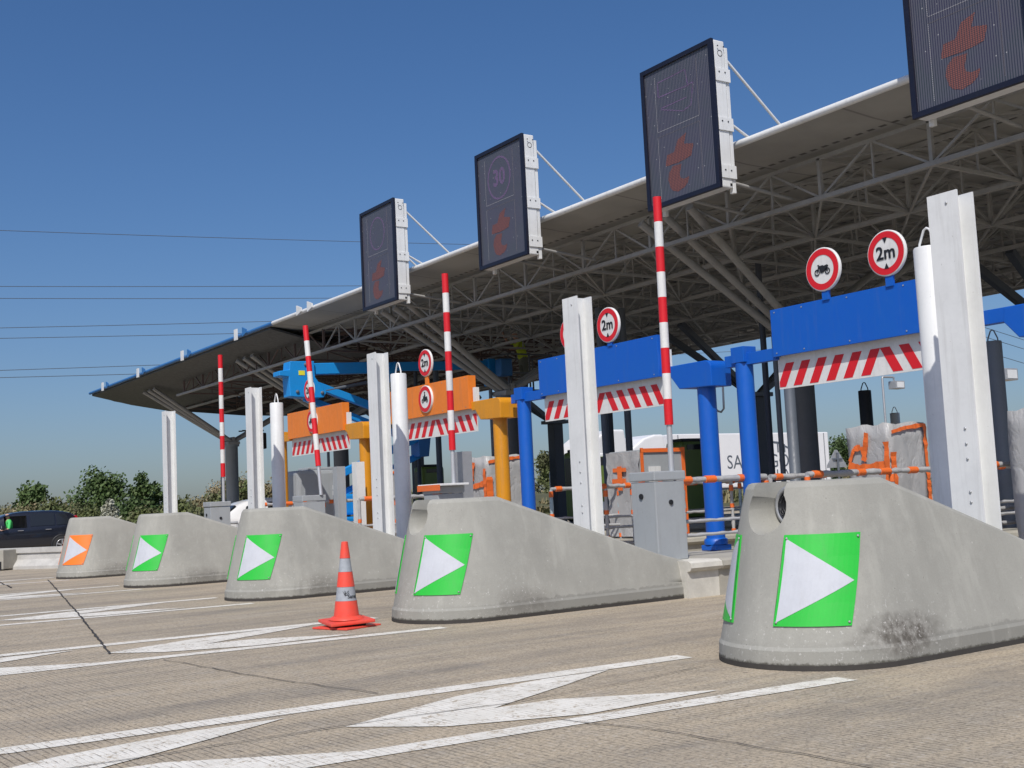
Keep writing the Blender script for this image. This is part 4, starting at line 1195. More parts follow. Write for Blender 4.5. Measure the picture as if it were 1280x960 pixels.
# ------------------------------------------------------------------ cars
def car(name, label, loc, rz, paintm, L=4.3, W=1.8, Hh=1.62):
    r = thing(name, label, 'car', loc, rz=rz)
    # stations along x: rear 0 .. front L ; (x, zbelt, zroof, wbelt, wroof)
    st = [(0.0, .80, .84, .72, .66), (.06, .92, 1.0, .80, .70), (.16, .98, 1.30, .86, .66), (.38, 1.0, 1.52, .89, .64), (.9, 1.0, 1.60, .90, .66), (1.7, .98, 1.62, .90, .67), (2.4, .96, 1.59, .90, .67), (2.85, .96, 1.45, .89, .64), (3.2, .98, 1.18, .88, .68), (3.45, .98, 1.02, .87, .72), (3.9, .86, .89, .84, .72), (4.2, .66, .70, .74, .62), (4.3, .5, .54, .6, .5)]
    bmv = MB(); bmv.sm = True; rings = []
    for x, zb, zr, wb, wr in st:
        lo = .22 if .1 < x < 4.1 else .32
        hp = [(wb-.10, lo), (wb-.01, lo+.10), (wb, (lo+zb)/2), (wb-.005, zb-.06), (wb-.04, zb), (wr+(wb-wr)*.35, zb+(zr-zb)*.5), (wr, zr-.05*min(1, (zr-zb)*3)), (wr-.12, zr)]
        ring = [(x, -a, z) for a, z in hp]+[(x, a, z) for a, z in hp[::-1]]
        rings.append(ring)
    n = len(rings[0]); vs = [p for q in rings for p in q]
    fs = [(i*n+j, i*n+(j+1) % n, (i+1)*n+(j+1) % n, (i+1)*n+j) for i in range(len(st)-1) for j in range(n)]
    fs += [tuple(range(n))[::-1], tuple(range((len(st)-1)*n, len(st)*n))]
    bmv.add([(x*L/4.3, y*W/1.8, z*Hh/1.62) for x, y, z in vs], fs)
    bd = bmv.build('body', paintm, r)
    md = bd.modifiers.new('s', 'SUBSURF'); md.levels = 1; md.render_levels = 1
    def side_y(x, z):
        x_ = x*4.3/L
        for i in range(len(st)-1):
            if st[i][0] <= x_ <= st[i+1][0]:
                t = (x_-st[i][0])/(st[i+1][0]-st[i][0]); q = [a*(1-t)+b_*t for a, b_ in zip(st[i], st[i+1])]; break
        _, zb, zr, wb, wr = q; t = (z-zb)/max(.05, zr-zb)
        return (wb-.04+(wr-(wb-.04))*max(0, min(1, t)))*W/1.8
    for sgn in (-1, 1):
        for pts in ([(.42, 1.06), (.95, 1.06), (.95, 1.48), (.62, 1.44)], [(1.02, 1.06), (1.85, 1.05), (1.85, 1.51), (1.02, 1.49)], [(1.95, 1.05), (2.75, 1.05), (2.60, 1.38), (2.30, 1.50), (1.95, 1.51)]):
            w_ = MB(); fr = [(x, sgn*(side_y(x, z)+.012), z) for x, z in pts]; bk = [(x, sgn*(side_y(x, z)-.02), z) for x, z in pts]; m = len(pts)
            w_.add(fr+bk, [tuple(range(m)), tuple(range(2*m-1, m-1, -1))]+[(i, (i+1) % m, m+(i+1) % m, m+i) for i in range(m)])
            w_.build('side_window', 'glass', r)
        for hx in (1.15, 2.1):
            h_ = MB(); h_.bb(hx, hx+.2, sgn*(W/2)-.012, sgn*(W/2)+.022, .90, .925, .006); h_.build('door_handle', 'alloy', r)
        tl = MB(); tl.prism([(.10, .84), (.26, .88), (.22, 1.12), (.34, 1.36), (.27, 1.38), (.14, 1.15)], sgn*.70, sgn*.882, 'Y'); tl.build('tail_light', 'taillight', r)
        for wx in (.78, 3.45):
            ar = MB(); ar.lathe([(.39, sgn*(W/2-.2)), (.39, sgn*(W/2+.004)), (.36, sgn*(W/2+.004))], (wx, 0, .33), 28, axis='Y'); wa = ar.build('wheel_arch', 'black', r)
            ty = MB(); ty.lathe([(.21, sgn*(W/2+.014)), (.30, sgn*(W/2+.018)), (.325, sgn*(W/2)), (.325, sgn*(W/2-.19))], (wx, 0, .325), 28, axis='Y'); wh = ty.build('wheel', 'rubber', r)
            rm = MB()
            for q in range(5):
                a = 2*PI*q/5+.3
                rm.bar((wx+.03*math.cos(a), sgn*(W/2+.022), .325+.03*math.sin(a)), (wx+.20*math.cos(a), sgn*(W/2+.022), .325+.20*math.sin(a)), .02, .055)
            rm.tube([(wx+.205*math.cos(2*PI*i/24), sgn*(W/2+.02), .325+.205*math.sin(2*PI*i/24)) for i in range(24)], .014, 6, closed=True)
            rm.build('rim', 'alloy', wh)
    ws = MB(); q = [(2.93, -.60, 1.42), (2.93, .60, 1.42), (3.40, .70, 1.06), (3.40, -.70, 1.06)]
    ws.add([(x+.03, y, z+.02) for x, y, z in q]+[(x-.02, y, z-.03) for x, y, z in q], [(0, 1, 2, 3), (7, 6, 5, 4), (0, 4, 5, 1), (1, 5, 6, 2), (2, 6, 7, 3), (3, 7, 4, 0)]); ws.build('windscreen', 'glass', r)
    mi = MB()
    for sgn in (-1, 1): mi.bb(2.72, 2.86, sgn*.98-.08, sgn*.98+.08, 1.0, 1.13, .03)
    mi.build('wing_mirror', paintm, r, split=True)
    return r
def cut_window(r):
    bd = [c for c in kids(r) if c.name.startswith('body')][0]
    cu = MB(); cu.bb(1.97, 2.72, .15, 1.2, 1.0, 1.44); cob = cu.build('cutter', 'black', r)
    boolean(bd, cob); bpy.data.objects.remove(cob); smooth_angle(bd, 30)
    for c in kids(r):
        if c.name.startswith('side_window') and max(v.co.y for v in c.data.vertices) > 0 and min(v.co.x for v in c.data.vertices) > 1.9: bpy.data.objects.remove(c)
# heading -u : local +x -> -u  (rz = pi)
cut_window(car('parked_car', 'black people carrier cut off by the left edge of the photo', (11.15, 46.3, 0), PI, 'carblack'))
car('parked_car', 'white car behind the small grey barrier cabinet', (17.5, 39.6, 0), PI, 'carwhite', Hh=1.66)

# ------------------------------------------------------------------ people
def figure(name, label, joints, edges, parts_mat, loc, root=0):
    """joints: list of ((x,y,z), r, material index)"""
    me = bpy.data.meshes.new(name); me.from_pydata([j[0] for j in joints], edges, []); me.update()
    ob = bpy.data.objects.new(name, me); C.objects.link(ob)
    md = ob.modifiers.new('skin', 'SKIN'); md.use_smooth_shade = True
    sk = me.skin_vertices[0].data
    for i, j in enumerate(joints): sk[i].radius = (j[1], j[1]); sk[i].use_root = (i == root)
    ss = ob.modifiers.new('ss', 'SUBSURF'); ss.levels = 2; ss.render_levels = 2
    bpy.context.view_layer.update()
    m2 = bpy.data.meshes.new_from_object(ob.evaluated_get(bpy.context.evaluated_depsgraph_get()))
    ob.modifiers.clear(); ob.data = m2
    m2.materials.clear()
    for x in parts_mat: m2.materials.append(M[x])
    pts = []
    for (a, b_) in edges:
        pa, pb_ = Vector(joints[a][0]), Vector(joints[b_][0]); mi = joints[b_][2]
        for t in (.15, .35, .5, .65, .85, 1): pts.append((pa.lerp(pb_, t), mi))
    for p in m2.polygons:
        c_ = p.center; p.material_index = min(pts, key=lambda q: (q[0]-c_).length_squared)[1]; p.use_smooth = True
    ob.location = loc; tag(ob, label, 'person'); return ob
# worker standing in the lift basket, leaning to the left with one arm raised (materials: skin, hi-vis, trousers)
wj = [((0, 0, .95), .14, 2), ((0, 0, 1.12), .14, 1), ((-.10, 0, 1.35), .16, 1), ((-.16, 0, 1.47), .10, 1), ((-.20, 0, 1.55), .055, 0), ((-.25, 0, 1.66), .095, 0), ((-.27, 0, 1.74), .08, 0),
      ((-.12, -.19, 1.45), .065, 1), ((-.30, -.26, 1.25), .05, 1), ((-.52, -.20, 1.22), .035, 0), ((-.60, -.18, 1.23), .04, 0),
      ((-.12, .19, 1.45), .065, 1), ((-.36, .24, 1.50), .05, 1), ((-.52, .2, 1.70), .035, 0), ((-.55, .19, 1.79), .04, 0),
      ((0, -.10, .85), .10, 2), ((.02, -.12, .48), .07, 2), ((.0, -.12, .09), .05, 2), ((-.14, -.12, .04), .045, 2),
      ((0, .10, .85), .10, 2), ((.06, .14, .48), .07, 2), ((.1, .14, .09), .05, 2), ((-.04, .14, .04), .045, 2)]
we = [(0, 1), (1, 2), (2, 3), (3, 4), (4, 5), (5, 6), (3, 7), (7, 8), (8, 9), (9, 10), (3, 11), (11, 12), (12, 13), (13, 14), (0, 15), (15, 16), (16, 17), (17, 18), (0, 19), (19, 20), (20, 21), (21, 22)]
WK = (19.75, 28.9, 4.35)
wk = figure('person', 'worker in yellow hi-vis clothing leaning in the lift basket under the canopy', wj, we, ['skin', 'hivis', 'trousers'], WK)
hh = MB(); hh.lathe([(.125, 0), (.12, .05), (.09, .10), (.03, .125)], (-.265, 0, 1.71), 16); hh.build('helmet', 'white', wk)
# driver of the black car: seated, left forearm on the window sill
dj = [((0, 0, 0), .14, 1), ((0, 0, .25), .16, 1), ((0, 0, .42), .12, 1), ((-.02, 0, .5), .055, 0), ((-.04, 0, .62), .095, 0), ((-.04, 0, .70), .08, 0),
      ((0, -.19, .38), .065, 1), ((-.05, -.30, .14), .05, 1), ((-.28, -.33, .10), .038, 0), ((-.36, -.32, .11), .04, 0), ((0, .19, .38), .065, 1), ((-.22, .22, .18), .05, 1), ((-.45, .15, .25), .036, 0)]
de = [(0, 1), (1, 2), (2, 3), (3, 4), (4, 5), (2, 6), (6, 7), (7, 8), (8, 9), (2, 10), (10, 11), (11, 12)]
figure('person', 'driver in a green shirt with an arm at the open window of the black car', dj, de, ['skin', 'shirt'], (8.62, 45.80, .84))

# ------------------------------------------------------------------ boom lift
bl_ = thing('boom_lift', 'bright blue articulated boom lift working under the canopy', 'boom lift', (13.8, 29, 0))
BO = Vector(bl_.location)
def LB(mb, name, m, par=bl_): mb.v = [tuple(Vector(p)-BO) for p in mb.v]; return mb.build(name, m, par)
v = 29.0
b = MB(); b.bb(12.9, 15.3, v-.9, v+.9, .45, .95, .05); ch_ = LB(b, 'chassis', 'lift_blue')
for x in (13.2, 15.0):
    for s_ in (-1, 1):
        b = MB(); b.lathe([(.18, -.16), (.42, -.16), (.44, -.1), (.44, .1), (.42, .16), (.18, .16)], (x, v+s_*1.0, .44), 24, axis='Y'); LB(b, 'wheel', 'rubber')
b = MB(); b.bb(13.0, 14.2, v-.4, v+.5, 1.0, 1.55, .06); LB(b, 'turret', 'lift_blue')
def boom(pts, w_, h_, name, m='lift_blue'):
    b = MB()
    for a, c_ in zip(pts, pts[1:]): b.bar(a, c_, w_, h_)
    ob = LB(b, name, m); bmesh_bevel(ob, .015, 1); return ob
boom([(13.45, v, 1.98), (16.2, v, 3.05)], .20, .20, 'riser_arm')
boom([(13.6, v+.25, 1.45), (16.3, v+.25, 2.55)], .16, .16, 'riser_arm')
b = MB(); b.prism([(16.1, 2.5), (16.4, 2.5), (16.5, 3.2), (16.3, 3.4), (16.1, 3.2)], v-.15, v+.33, 'Y'); LB(b, 'riser_knuckle', 'edge_blue')
boom([(16.4, v, 3.35), (13.0, v, 4.50)], .18, .20, 'upper_riser')
boom([(16.3, v+.25, 2.9), (12.9, v+.25, 4.15)], .16, .18, 'upper_riser')
kn = MB(); kn.prism([(12.02, 4.80), (12.30, 4.84), (12.32, 5.06), (13.0, 5.08), (13.02, 4.65), (13.25, 4.35), (13.35, 4.28), (13.25, 4.12), (12.9, 4.10), (12.7, 4.12), (12.3, 4.14), (12.28, 4.66), (12.02, 4.68)], v-.22, v+.22, 'Y')
knb = LB(kn, 'top_knuckle', 'lift_blue'); bmesh_bevel(knb, .012, 1)
b = MB(); b.bb(12.55, 12.72, v-.232, v-.221, 4.70, 4.82); LB(b, 'label', 'yellowlabel', knb)
b = MB()
for (x, z) in ((12.5, 4.26), (13.2, 4.24), (12.75, 4.98)): b.lathe([(.045, 0), (.045, -.03), (.02, -.04)], (x, v-.221, z), 12, axis='Y')
b.v = [tuple(Vector(p)-BO) for p in b.v]; b.build('pivot_pin', 'darkgrey', knb, split=True)
boom([(12.9, v, 4.88), (15.1, v, 4.98)], .26, .30, 'main_boom')
b = MB(); b.prism([(14.85, 4.75), (15.1, 4.78), (15.45, 5.13), (15.45, 4.62), (15.2, 4.52), (14.95, 4.58)], v-.17, v+.17, 'Y'); LB(b, 'boom_bracket', 'lift_blue')
boom([(15.0, v, 4.99), (18.5, v, 5.12)], .20, .24, 'telescopic_boom')
b = MB(); b.tube([(13.3, v-.05, 4.3), (14.6, v-.05, 4.55)], .045, 10); LB(b, 'ram', 'darkgrey')
b = MB(); b.tube([(14.6, v-.05, 4.55), (15.0, v-.05, 4.63)], .025, 10); LB(b, 'ram_rod', 'silver')
b = MB(); b.bb(18.5, 18.75, v-.15, v+.15, 4.5, 5.3, .03); LB(b, 'jib_head', 'lift_blue')
b = MB()
for z in (4.35, 4.85, 5.4):
    b.bar((18.95, v-.5, z), (20.5, v-.5, z), .04, .04); b.bar((18.95, v+.5, z), (20.5, v+.5, z), .04, .04); b.bar((18.95, v-.5, z), (18.95, v+.5, z), .04, .04); b.bar((20.5, v-.5, z), (20.5, v+.5, z), .04, .04)
for x in (18.95, 19.7, 20.5):
    for y in (v-.5, v+.5): b.bar((x, y, 4.33), (x, y, 5.4), .04, .04)
b.bb(18.95, 20.5, v-.5, v+.5, 4.29, 4.34)
LB(b, 'basket', 'darkgrey')
b = MB(); b.bb(18.65, 19.05, v-.58, v-.25, 4.75, 5.25, .04); LB(b, 'control_box', 'edge_blue')  # darker blue than the booms, canopy shade put into its colour

# ------------------------------------------------------------------ lorries far behind
def lorry(label, loc, trailer, z=1.0):
    r = thing('lorry', label, 'lorry', loc, 'lorries behind the plaza')
    b = MB(); b.prism([(.05, .5), (0, 1.2), (.0, 2.2), (.25, 2.95), (2.2, 3.0), (2.3, 2.9), (2.3, .9), (1.9, .5)], -1.22, 1.22, 'Y'); cb_ = b.build('cab', 'white_truck', r); bmesh_bevel(cb_, .10, 3)
    b = MB(); b.prism([(.2, 2.9), (.55, 3.35), (1.3, 3.82), (2.0, 4.0), (2.55, 4.0), (2.7, 2.9)], -1.15, 1.15, 'Y'); rf_ = b.build('roof_fairing', 'white_truck', r); bmesh_bevel(rf_, .12, 3)
    b = MB(); b.prism([(.95, 2.82), (.85, 2.78), (.8, 2.3), (.9, .9), (2.25, .8), (2.36, 2.45), (2.2, 2.62), (1.6, 2.84)], -1.262, -1.215, 'Y'); b.build('green_side_panel', 'olive', r)
    b = MB(); b.prism([(.15, 1.9), (.3, 2.68), (.80, 2.70), (.78, 1.9)], -1.25, -1.221, 'Y'); b.build('side_window', 'glass', r)
    b = MB(); b.bb(.95, 2.0, -1.275, -1.266, 2.45, 2.80); b.build('side_vent', 'black', r)
    b = MB(); b.prism([(2.0, .75), (2.75, 2.25), (2.9, 3.0), (3.0, 2.25), (3.6, .75)], -1.2, -1.0, 'Y'); b.build('wind_deflector', 'black', r)
    b = MB(); b.bb(.02, .12, -1.5, -1.28, 1.9, 2.6, .03); b.build('mirror', 'black', r)
    b = MB(); b.bb(.6, 5.5 if not trailer else 5.8, -1.0, 1.0, .55, .95); b.build('chassis', 'black', r)
    for x in (1.2, 4.6):
        for s_ in (-1, 1):
            b = MB(); b.lathe([(.2, s_*.75), (.5, s_*.75), (.5, s_*1.12), (.3, s_*1.14), (.2, s_*1.05)], (x, 0, .5), 20, axis='Y'); b.build('wheel', 'rubber', r)
    if trailer:
        b = MB(); b.bb(3.0, 14.3, -1.25, 1.25, 1.22, 4.0, .06); tr = b.build('trailer', 'white_truck', r)
        b = MB()
        for x in (3.35, 13.9): b.bb(x, x+.07, -1.262, -1.252, 1.25, 3.95)
        b.build('trailer_post', 'galv', tr, split=True)
        b = MB(); b.bb(3.0, 14.2, -1.15, 1.15, 1.12, 1.22); b.build('trailer_frame', 'darkgrey', r)
        for x in (10.4, 11.7, 13.0):
            for s_ in (-1, 1):
                b = MB(); b.lathe([(.2, s_*.75), (.5, s_*.75), (.5, s_*1.12), (.3, s_*1.14), (.2, s_*1.05)], (x, 0, .5), 20, axis='Y'); b.build('wheel', 'rubber', r)
        tx = MB()
        vs, fs = text_polys('SAINT-GOBAIN', 1.0, bold=.0, align='LEFT'); W_ = max(p[0] for p in vs)
        thick(tx, [(p[0]*6.7/W_+6.6, p[1]*1.0+2.48) for p in vs], fs, lambda a, b_, t: (a, -1.253-t, b_), .004)
        vs, fs = text_polys('GLASS', .8, bold=-.004, align='LEFT'); W_ = max(p[0] for p in vs)
        thick(tx, [(p[0]*2.6/W_+9.4, p[1]*.9+1.78) for p in vs], fs, lambda a, b_, t: (a, -1.253-t, b_), .004)
        vs, fs = text_polys('www.saint-gobain-glass.com', .22, align='LEFT')
        thick(tx, [(p[0]+11.2, p[1]+1.52) for p in vs], fs, lambda a, b_, t: (a, -1.253-t, b_), .004)
        # bridge-like emblem
        for (a, z0_, z1_) in ((9.3, 3.05, 3.45), (9.8, 3.0, 3.55), (10.3, 2.95, 3.5), (10.8, 2.95, 3.38)):
            thick(tx, [(a, z0_), (a+.1, z0_), (a+.1, z1_), (a, z1_)], [[0, 1, 2, 3]], lambda a_, b_, t: (a_, -1.253-t, b_), .004)
        thick(tx, [(9.0, 3.35), (9.7, 3.58), (10.4, 3.52), (11.2, 3.20), (11.2, 3.10), (10.4, 3.40), (9.7, 3.47), (9.0, 3.25)], [[0, 1, 6, 7], [1, 2, 5, 6], [2, 3, 4, 5]], lambda a_, b_, t: (a_, -1.255-t, b_), .004)
        tx.build('lettering', 'darkgrey', tr)
        sw = MB(); sw.prism([(7.0, 1.35), (7.2, 1.35), (7.0, 1.4)], -1.26, -1.255, 'Y')
    return r
lorry('white lorry with a lettered box trailer far behind the blue gantry posts', (36.3, 46.0, 0), True)
lorry('white lorry tractor left of the lettered trailer lorry', (30.6, 42.0, 0), False)

# ------------------------------------------------------------------ lamps, sign backs, cameras
def flood(label, loc, h, arm=.9):
    r = thing('floodlight_mast', label, 'street lamp', loc, 'slim floodlight masts')
    b = MB(); b.tube([(0, 0, 0), (0, 0, h-.12), (.03, 0, h-.03), (.12, 0, h), (arm, 0, h)], .07, 8); b.build('mast', 'galv', r)
    b = MB(); b.bb(arm-.1, arm+.75, -.3, .3, h-.75, h-.25, .04); hd = b.build('floodlight', 'galv', r)
    b = MB(); b.bb(arm+.0, arm+.65, -.316, -.302, h-.68, h-.32); b.build('lens', 'white', hd)
    b = MB(); b.bar((arm+.1, 0, h), (arm+.1, 0, h-.3), .08, .08); b.build('bracket', 'galv', r)
    return r
flood('slim floodlight mast right of the dark loop-topped bollard', (60, 48.4, 0), 7.6, 1.0)
flood('floodlight mast at the right edge beside the grey tube bollard', (44.2, 30.0, 0), 5.9, .6)
def cctv(label, loc, h):
    r = thing('camera_mast', label, 'camera', loc)
    b = MB(); b.tube([(0, 0, 0), (0, 0, h), (.9, 0, h)], .06, 8); b.build('mast', 'galv', r)
    b = MB(); b.bb(.5, 1.3, -.12, .12, h-.5, h-.15, .05); b.build('camera_head', 'silver', r)
cctv('small camera head on a thin mast right of the dark canopy column', (42.9, 40, 0), 4.5)
ts = thing('warning_sign', 'back of a grey triangular warning sign behind the railing', 'road sign', (40.0, 35.0, 0))
b = MB(); b.prism([(-.62, 1.85), (.62, 1.87), (.55, 2.0), (.06, 2.62), (-.06, 2.62), (-.6, 1.98)], -.02, .02, 'Y'); b.build('triangle_plate', 'galv', ts)
b = MB(); b.tube([(0, -.07, 0), (0, -.07, 2.5)], .05, 8); b.bb(-.3, .3, -.08, -.03, 2.2, 2.26); b.build('post', 'darkgrey', ts)
# camera / loudspeaker bracket on column far left
b = MB(); b.bar((0, 0, 0), (.9, 0, 0), .06, .06); b.bb(.55, .95, -.2, .2, -.75, -.1, .04); b.bar((0, 0, -.02), (-.15, 0, -.02), .05, .05)
tag(b.build('loudspeaker', 'black'), 'black loudspeaker bracketed off the leftmost canopy column', 'loudspeaker').location = (17.5, 45.9, 4.45)
# hooks
for (x, y, z, lab) in ((17.9, 26.6, 3.3, 'pale steel hook hanging left of the second blue gantry post'), (17.0, 17.8, 2.9, 'pale steel hook hanging left of the nearest left blue post')):
    b = MB(); b.tube([(-.2, 0, .15), (-.18, 0, .0), (-.1, 0, -.1), (0, 0, -.12), (.08, 0, -.05), (.09, 0, .3), (.09, 0, .9)], .022, 8)
    o_ = b.build('hook', 'silver'); o_.location = (x, y, z); tag(o_, lab, 'hook')

# ------------------------------------------------------------------ concrete safety barrier at far left
b = MB()
A_ = Vector((1.6, 40.6)); B_ = Vector((7.55, 32.2)); dirn = (B_-A_).normalized(); nr = Vector((-dirn.y, dirn.x))
prof = [(-.28, 0), (-.28, .08), (-.14, .25), (-.12, .40), (-.17, .42), (-.17, .55), (.17, .55), (.17, .42), (.12, .40), (.14, .25), (.28, .08), (.28, 0)]
n = len(prof); vs = []
for P_ in (A_, B_):
    for a, z in prof: q = P_+nr*a; vs.append((q.x, q.y, z))
b.add(vs, [(i, (i+1) % n, n+(i+1) % n, n+i) for i in range(n)]+[tuple(range(n))[::-1], tuple(range(n, 2*n))])
cbz = b.build('concrete_barrier', 'brownrail'); tag(cbz, 'low pale concrete safety barrier in front of the black car', 'barrier')
b = MB(); q = Vector((6.35, 33.6))+nr*(-.2)
ang = math.atan2(dirn.y, dirn.x); rot = Matrix.Rotation(ang, 3, 'Z')
b.box((q.x, q.y, .28), (.42, .5, .50), rot); ob = b.build('end_block', 'kerb', cbz); bmesh_bevel(ob, .02)
b = MB(); q = q+nr*(-.25); b.box((q.x, q.y, .13), (.30, .03, .2), rot); b.build('dark_slot', 'black', cbz)

# ------------------------------------------------------------------ vegetation
def tree(label, x, y, h, wd, lm='leaf', cat='tree', name='broadleaf_tree', group='trees on the grassy bank', n=2600, leaf=.16, seed=0):
    rr = random.Random(seed); z0 = bankz(x, y)
    r = thing(name, label, cat, (x, y, z0), group)
    t = MB(); t.tube([(0, 0, -.1), (.05, .03, h*.3), (-.05, .05, h*.6), (0, 0, h*.88)], [.11, .08, .05, .02], 7)
    cl = []
    for i in range(11):
        a = rr.uniform(0, 2*PI); hh_ = h*rr.uniform(.2, .9); sp = wd*.5*(1-.75*max(0, (hh_/h-.35)))*rr.uniform(.5, 1.0)
        e_ = Vector((math.cos(a)*sp, math.sin(a)*sp, hh_)); t.tube([(0, 0, hh_*.6), tuple(e_*.6+Vector((0, 0, hh_*.3))), tuple(e_)], [.045, .03, .012], 5)
        cl.append((e_, wd*rr.uniform(.14, .24)))
    for i in range(24):
        f = rr.random(); hh_ = h*(.15+.85*f); sp = wd*.42*math.sqrt(rr.random())*(1-.8*max(0, f-.3)); a = rr.uniform(0, 2*PI)
        cl.append((Vector((math.cos(a)*sp, math.sin(a)*sp, hh_)), wd*rr.uniform(.13, .22)))
    cl.append((Vector((0, 0, h*.93)), wd*.09)); cl.append((Vector((.05, 0, h*.8)), wd*.14))
    t.build('trunk', 'bark', r)
    c_ = MB()
    for i in range(n):
        ce, ra = rr.choice(cl); dv = Vector((rr.gauss(0, 1), rr.gauss(0, 1), rr.gauss(0, 1.15))); dv.normalize(); p = ce+dv*ra*rr.uniform(.25, 1.25)
        if p.z < .05: continue
        s_ = leaf*rr.uniform(.6, 1.4); q = Vector((rr.gauss(0, 1), rr.gauss(0, 1), rr.gauss(0, 1))).normalized(); q2 = q.orthogonal().normalized(); q3 = q.cross(q2)
        c_.add([p-q2*s_*.5, p-q3*s_*.35, p+q2*s_*.6, p+q3*s_*.35], [(0, 1, 2, 3)])
    c_.build('crown', lm, r)
    return r
def zt(z, y, x): return z-bankz(x, y)
TL = [(15.4, 75, 3.75, 2.2, 'small dark green tree at the left edge above the black car', 2000),
      (19.2, 74, 4.35, 4.0, 'broad dark green bush-like tree left of the orange-arrow nose', 3600),
      (21.9, 75, 4.3, 1.9, 'slim pointed dark tree behind the gap beside the smallest H-beam', 1900),
      (23.1, 75.5, 3.5, 1.5, 'low pointed tree just left of the smallest H-beam', 1400),
      (53.6, 76, 5.1, 2.4, 'pointed pale green tree behind the rear column, left of the lorries', 2600),
      (51.6, 78, 3.6, 2.6, 'low green tree left of the pale pointed tree', 1800),
      (86.5, 75, 5.9, 3.6, 'green tree behind the grey warning sign', 3000),
      (81.0, 76, 4.3, 3.0, 'low green tree right of the lettered trailer', 2000),
      (112, 76, 5.6, 4.0, 'green tree at the right edge of the photo', 2400)]
for i, (x, y, z, wd, lab, n) in enumerate(TL): tree(lab, x, y, zt(z, y, x)*.86, wd, 'leaf' if i not in (4,) else 'leaf2', seed=i+11, n=int(n*1.7), leaf=.20)
BU = [(17.0, 64, 2.0, 1.1, 'flower', 'pale blossoming shrub between the car and the orange-arrow nose', 'leaf2'), (20.2, 62, 1.7, 2.8, 'leaf2', 'yellow-green bush behind the orange-arrow nose', 'leaf2'),
      (22.6, 63, 1.9, 2.4, 'leaf2', 'yellow-green shrub below the smallest H-beam', 'leaf2'), (17.8, 60.5, 1.3, 2.2, 'leaf2', 'low green bush right of the black car', 'leaf2'), (27.0, 70, 2.6, 3.2, 'leaf2', 'olive bush behind the leftmost canopy column', 'leaf2'),
      (14.3, 66, 1.9, 3, 'leaf2', 'low bush above the roof of the black car', 'leaf2'), (19.0, 66, 2.0, 2.6, 'leaf', 'dark low bush under the broad tree', 'leaf')]
for i, (x, y, h, wd, lm, lab, _) in enumerate(BU): tree(lab, x, y, h, wd, lm, 'shrub', 'shrub', 'shrubs on the grassy bank', 2600, .20, seed=40+i)
BS = [12.2, 13.6, 14.9, 16.3, 17.6, 20.9, 23.9, 25.2, 26.4, 27.5, 28.7, 29.9, 31.2, 32.6, 34.2, 36, 38.2, 41, 44, 47.5, 51, 55, 58, 84, 90, 108, 116, 122]
BH = [1.5*1.0, 1.4, 1.5, 1.5, 1.4, 1.3, 1.5, 1.8, 2.2, 2.1, 1.9, 1.8, 1.8, 1.7, 1.7, 1.6, 1.6, 1.5, 1.5, 1.5, 1.5, 1.6, 1.6, 1.8, 1.6, 1.8, 1.8, 1.8]
for i, (x, h) in enumerate(zip(BS, BH)):
    tree('dry olive-brown shrub in the hedge along the grassy bank', x, 71.5+rb.uniform(-1, 1), h*1.22+(.45 if 24.5 < x < 33 else 0), 2.8 if x < 40 else 4.2, 'weed' if i % 4 else 'leaf2', 'shrub', 'hedge_shrub', 'dry shrubs of the bank hedge', 4200, .13, seed=80+i)
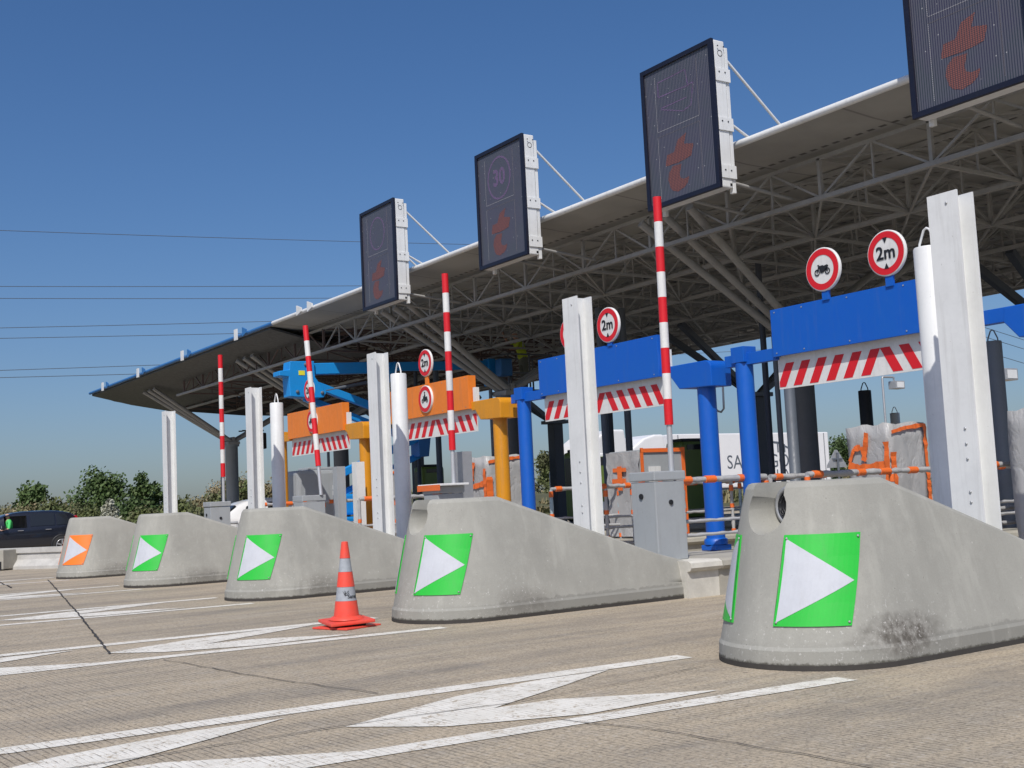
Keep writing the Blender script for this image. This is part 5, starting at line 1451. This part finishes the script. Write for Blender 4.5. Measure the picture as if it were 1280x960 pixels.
# weeds: one mass of thin stalks
gd = MB(); rr = random.Random(9)
for i in range(44000):
    if i < 33000: x = rr.uniform(8, 60); y = rr.uniform(59, 78)
    else: x = rr.uniform(60, 150); y = rr.uniform(60, 84)
    z = bankz(x, y)-.05
    h = (.75+1.0*max(0, math.sin(x*.6+math.sin(y*.7)*1.5))*rr.random())*rr.uniform(.7, 1.45)*(1.25 if y > 68 else .8)
    h = min(h, 1.5)*.85
    lx, ly = rr.gauss(0, .14)*h, rr.gauss(0, .14)*h; a = rr.uniform(0, PI); w_ = rr.uniform(.05, .11); dx, dy = math.cos(a)*w_, math.sin(a)*w_
    gd.add([(x-dx, y-dy, z), (x+dx, y+dy, z), (x+dx*.8+lx*.6, y+dy*.8+ly*.6, z+h*.6), (x+lx, y+ly, z+h), (x-dx*.9+lx*.6, y-dy*.9+ly*.6, z+h*.6)], [(0, 1, 2, 3, 4)])
    if rr.random() < .75:
        for q in range(3):
            s_ = rr.uniform(.08, .20); px, py, pz = x+lx*.5+rr.gauss(0, .1), y+ly*.5+rr.gauss(0, .1), z+h*rr.uniform(.2, .85)
            gd.add([(px-s_, py, pz), (px, py-s_*.5, pz+s_*.6), (px+s_, py, pz+s_*.2), (px, py+s_*.5, pz-s_*.5)], [(0, 1, 2, 3)])
stuff(gd.build('weeds', 'weed'), 'tall dry weeds covering the grassy bank', 'weeds')

# ------------------------------------------------------------------ power lines
WL = [(29.1, 60.3, 31.1, 'topmost thin power line crossing the blue sky'), (23.65, 60.14, 26.0, 'power line second from the top, upper of a close pair'), (22.49, 60.1, 24.6, 'power line third from the top, lower of the first pair'),
      (19.64, 45, 21.2, 'power line fourth from the top, upper of the middle pair'), (18.64, 45, 20.0, 'power line fifth from the top, lower of the middle pair'),
      (15.57, 40, 16.65, 'power line upper of the lowest pair, left sky'), (14.88, 40, 15.75, 'lowest power line in the left sky')]
for z0, x1, z1, lab in WL:
    s_ = (z1-z0)/(x1-21.95); b = MB()
    pts = [(x, 0, z0+s_*(x-21.95)+.00012*(x-45)**2-.00012*23**2) for x in range(-60, 171, 10)]
    b.tube(pts, .03, 4); o_ = b.build('power_line', 'darkgrey'); o_.location = (0, 120, 0); tag(o_, lab, 'power line', 'power lines in the sky')
for i, (z0, lab) in enumerate(((17.67, 'upper power line right of the nearest H-beam'), (16.59, 'middle power line right of the nearest H-beam'), (14.9, 'lower power line right of the nearest H-beam'))):
    b = MB(); b.tube([(116.6+10*t, 0, z0-1.62*t) for t in range(-3, 7)], .035, 4); o_ = b.build('power_line', 'darkgrey'); o_.location = (0, 80, 0); tag(o_, lab, 'power line', 'power lines in the sky')
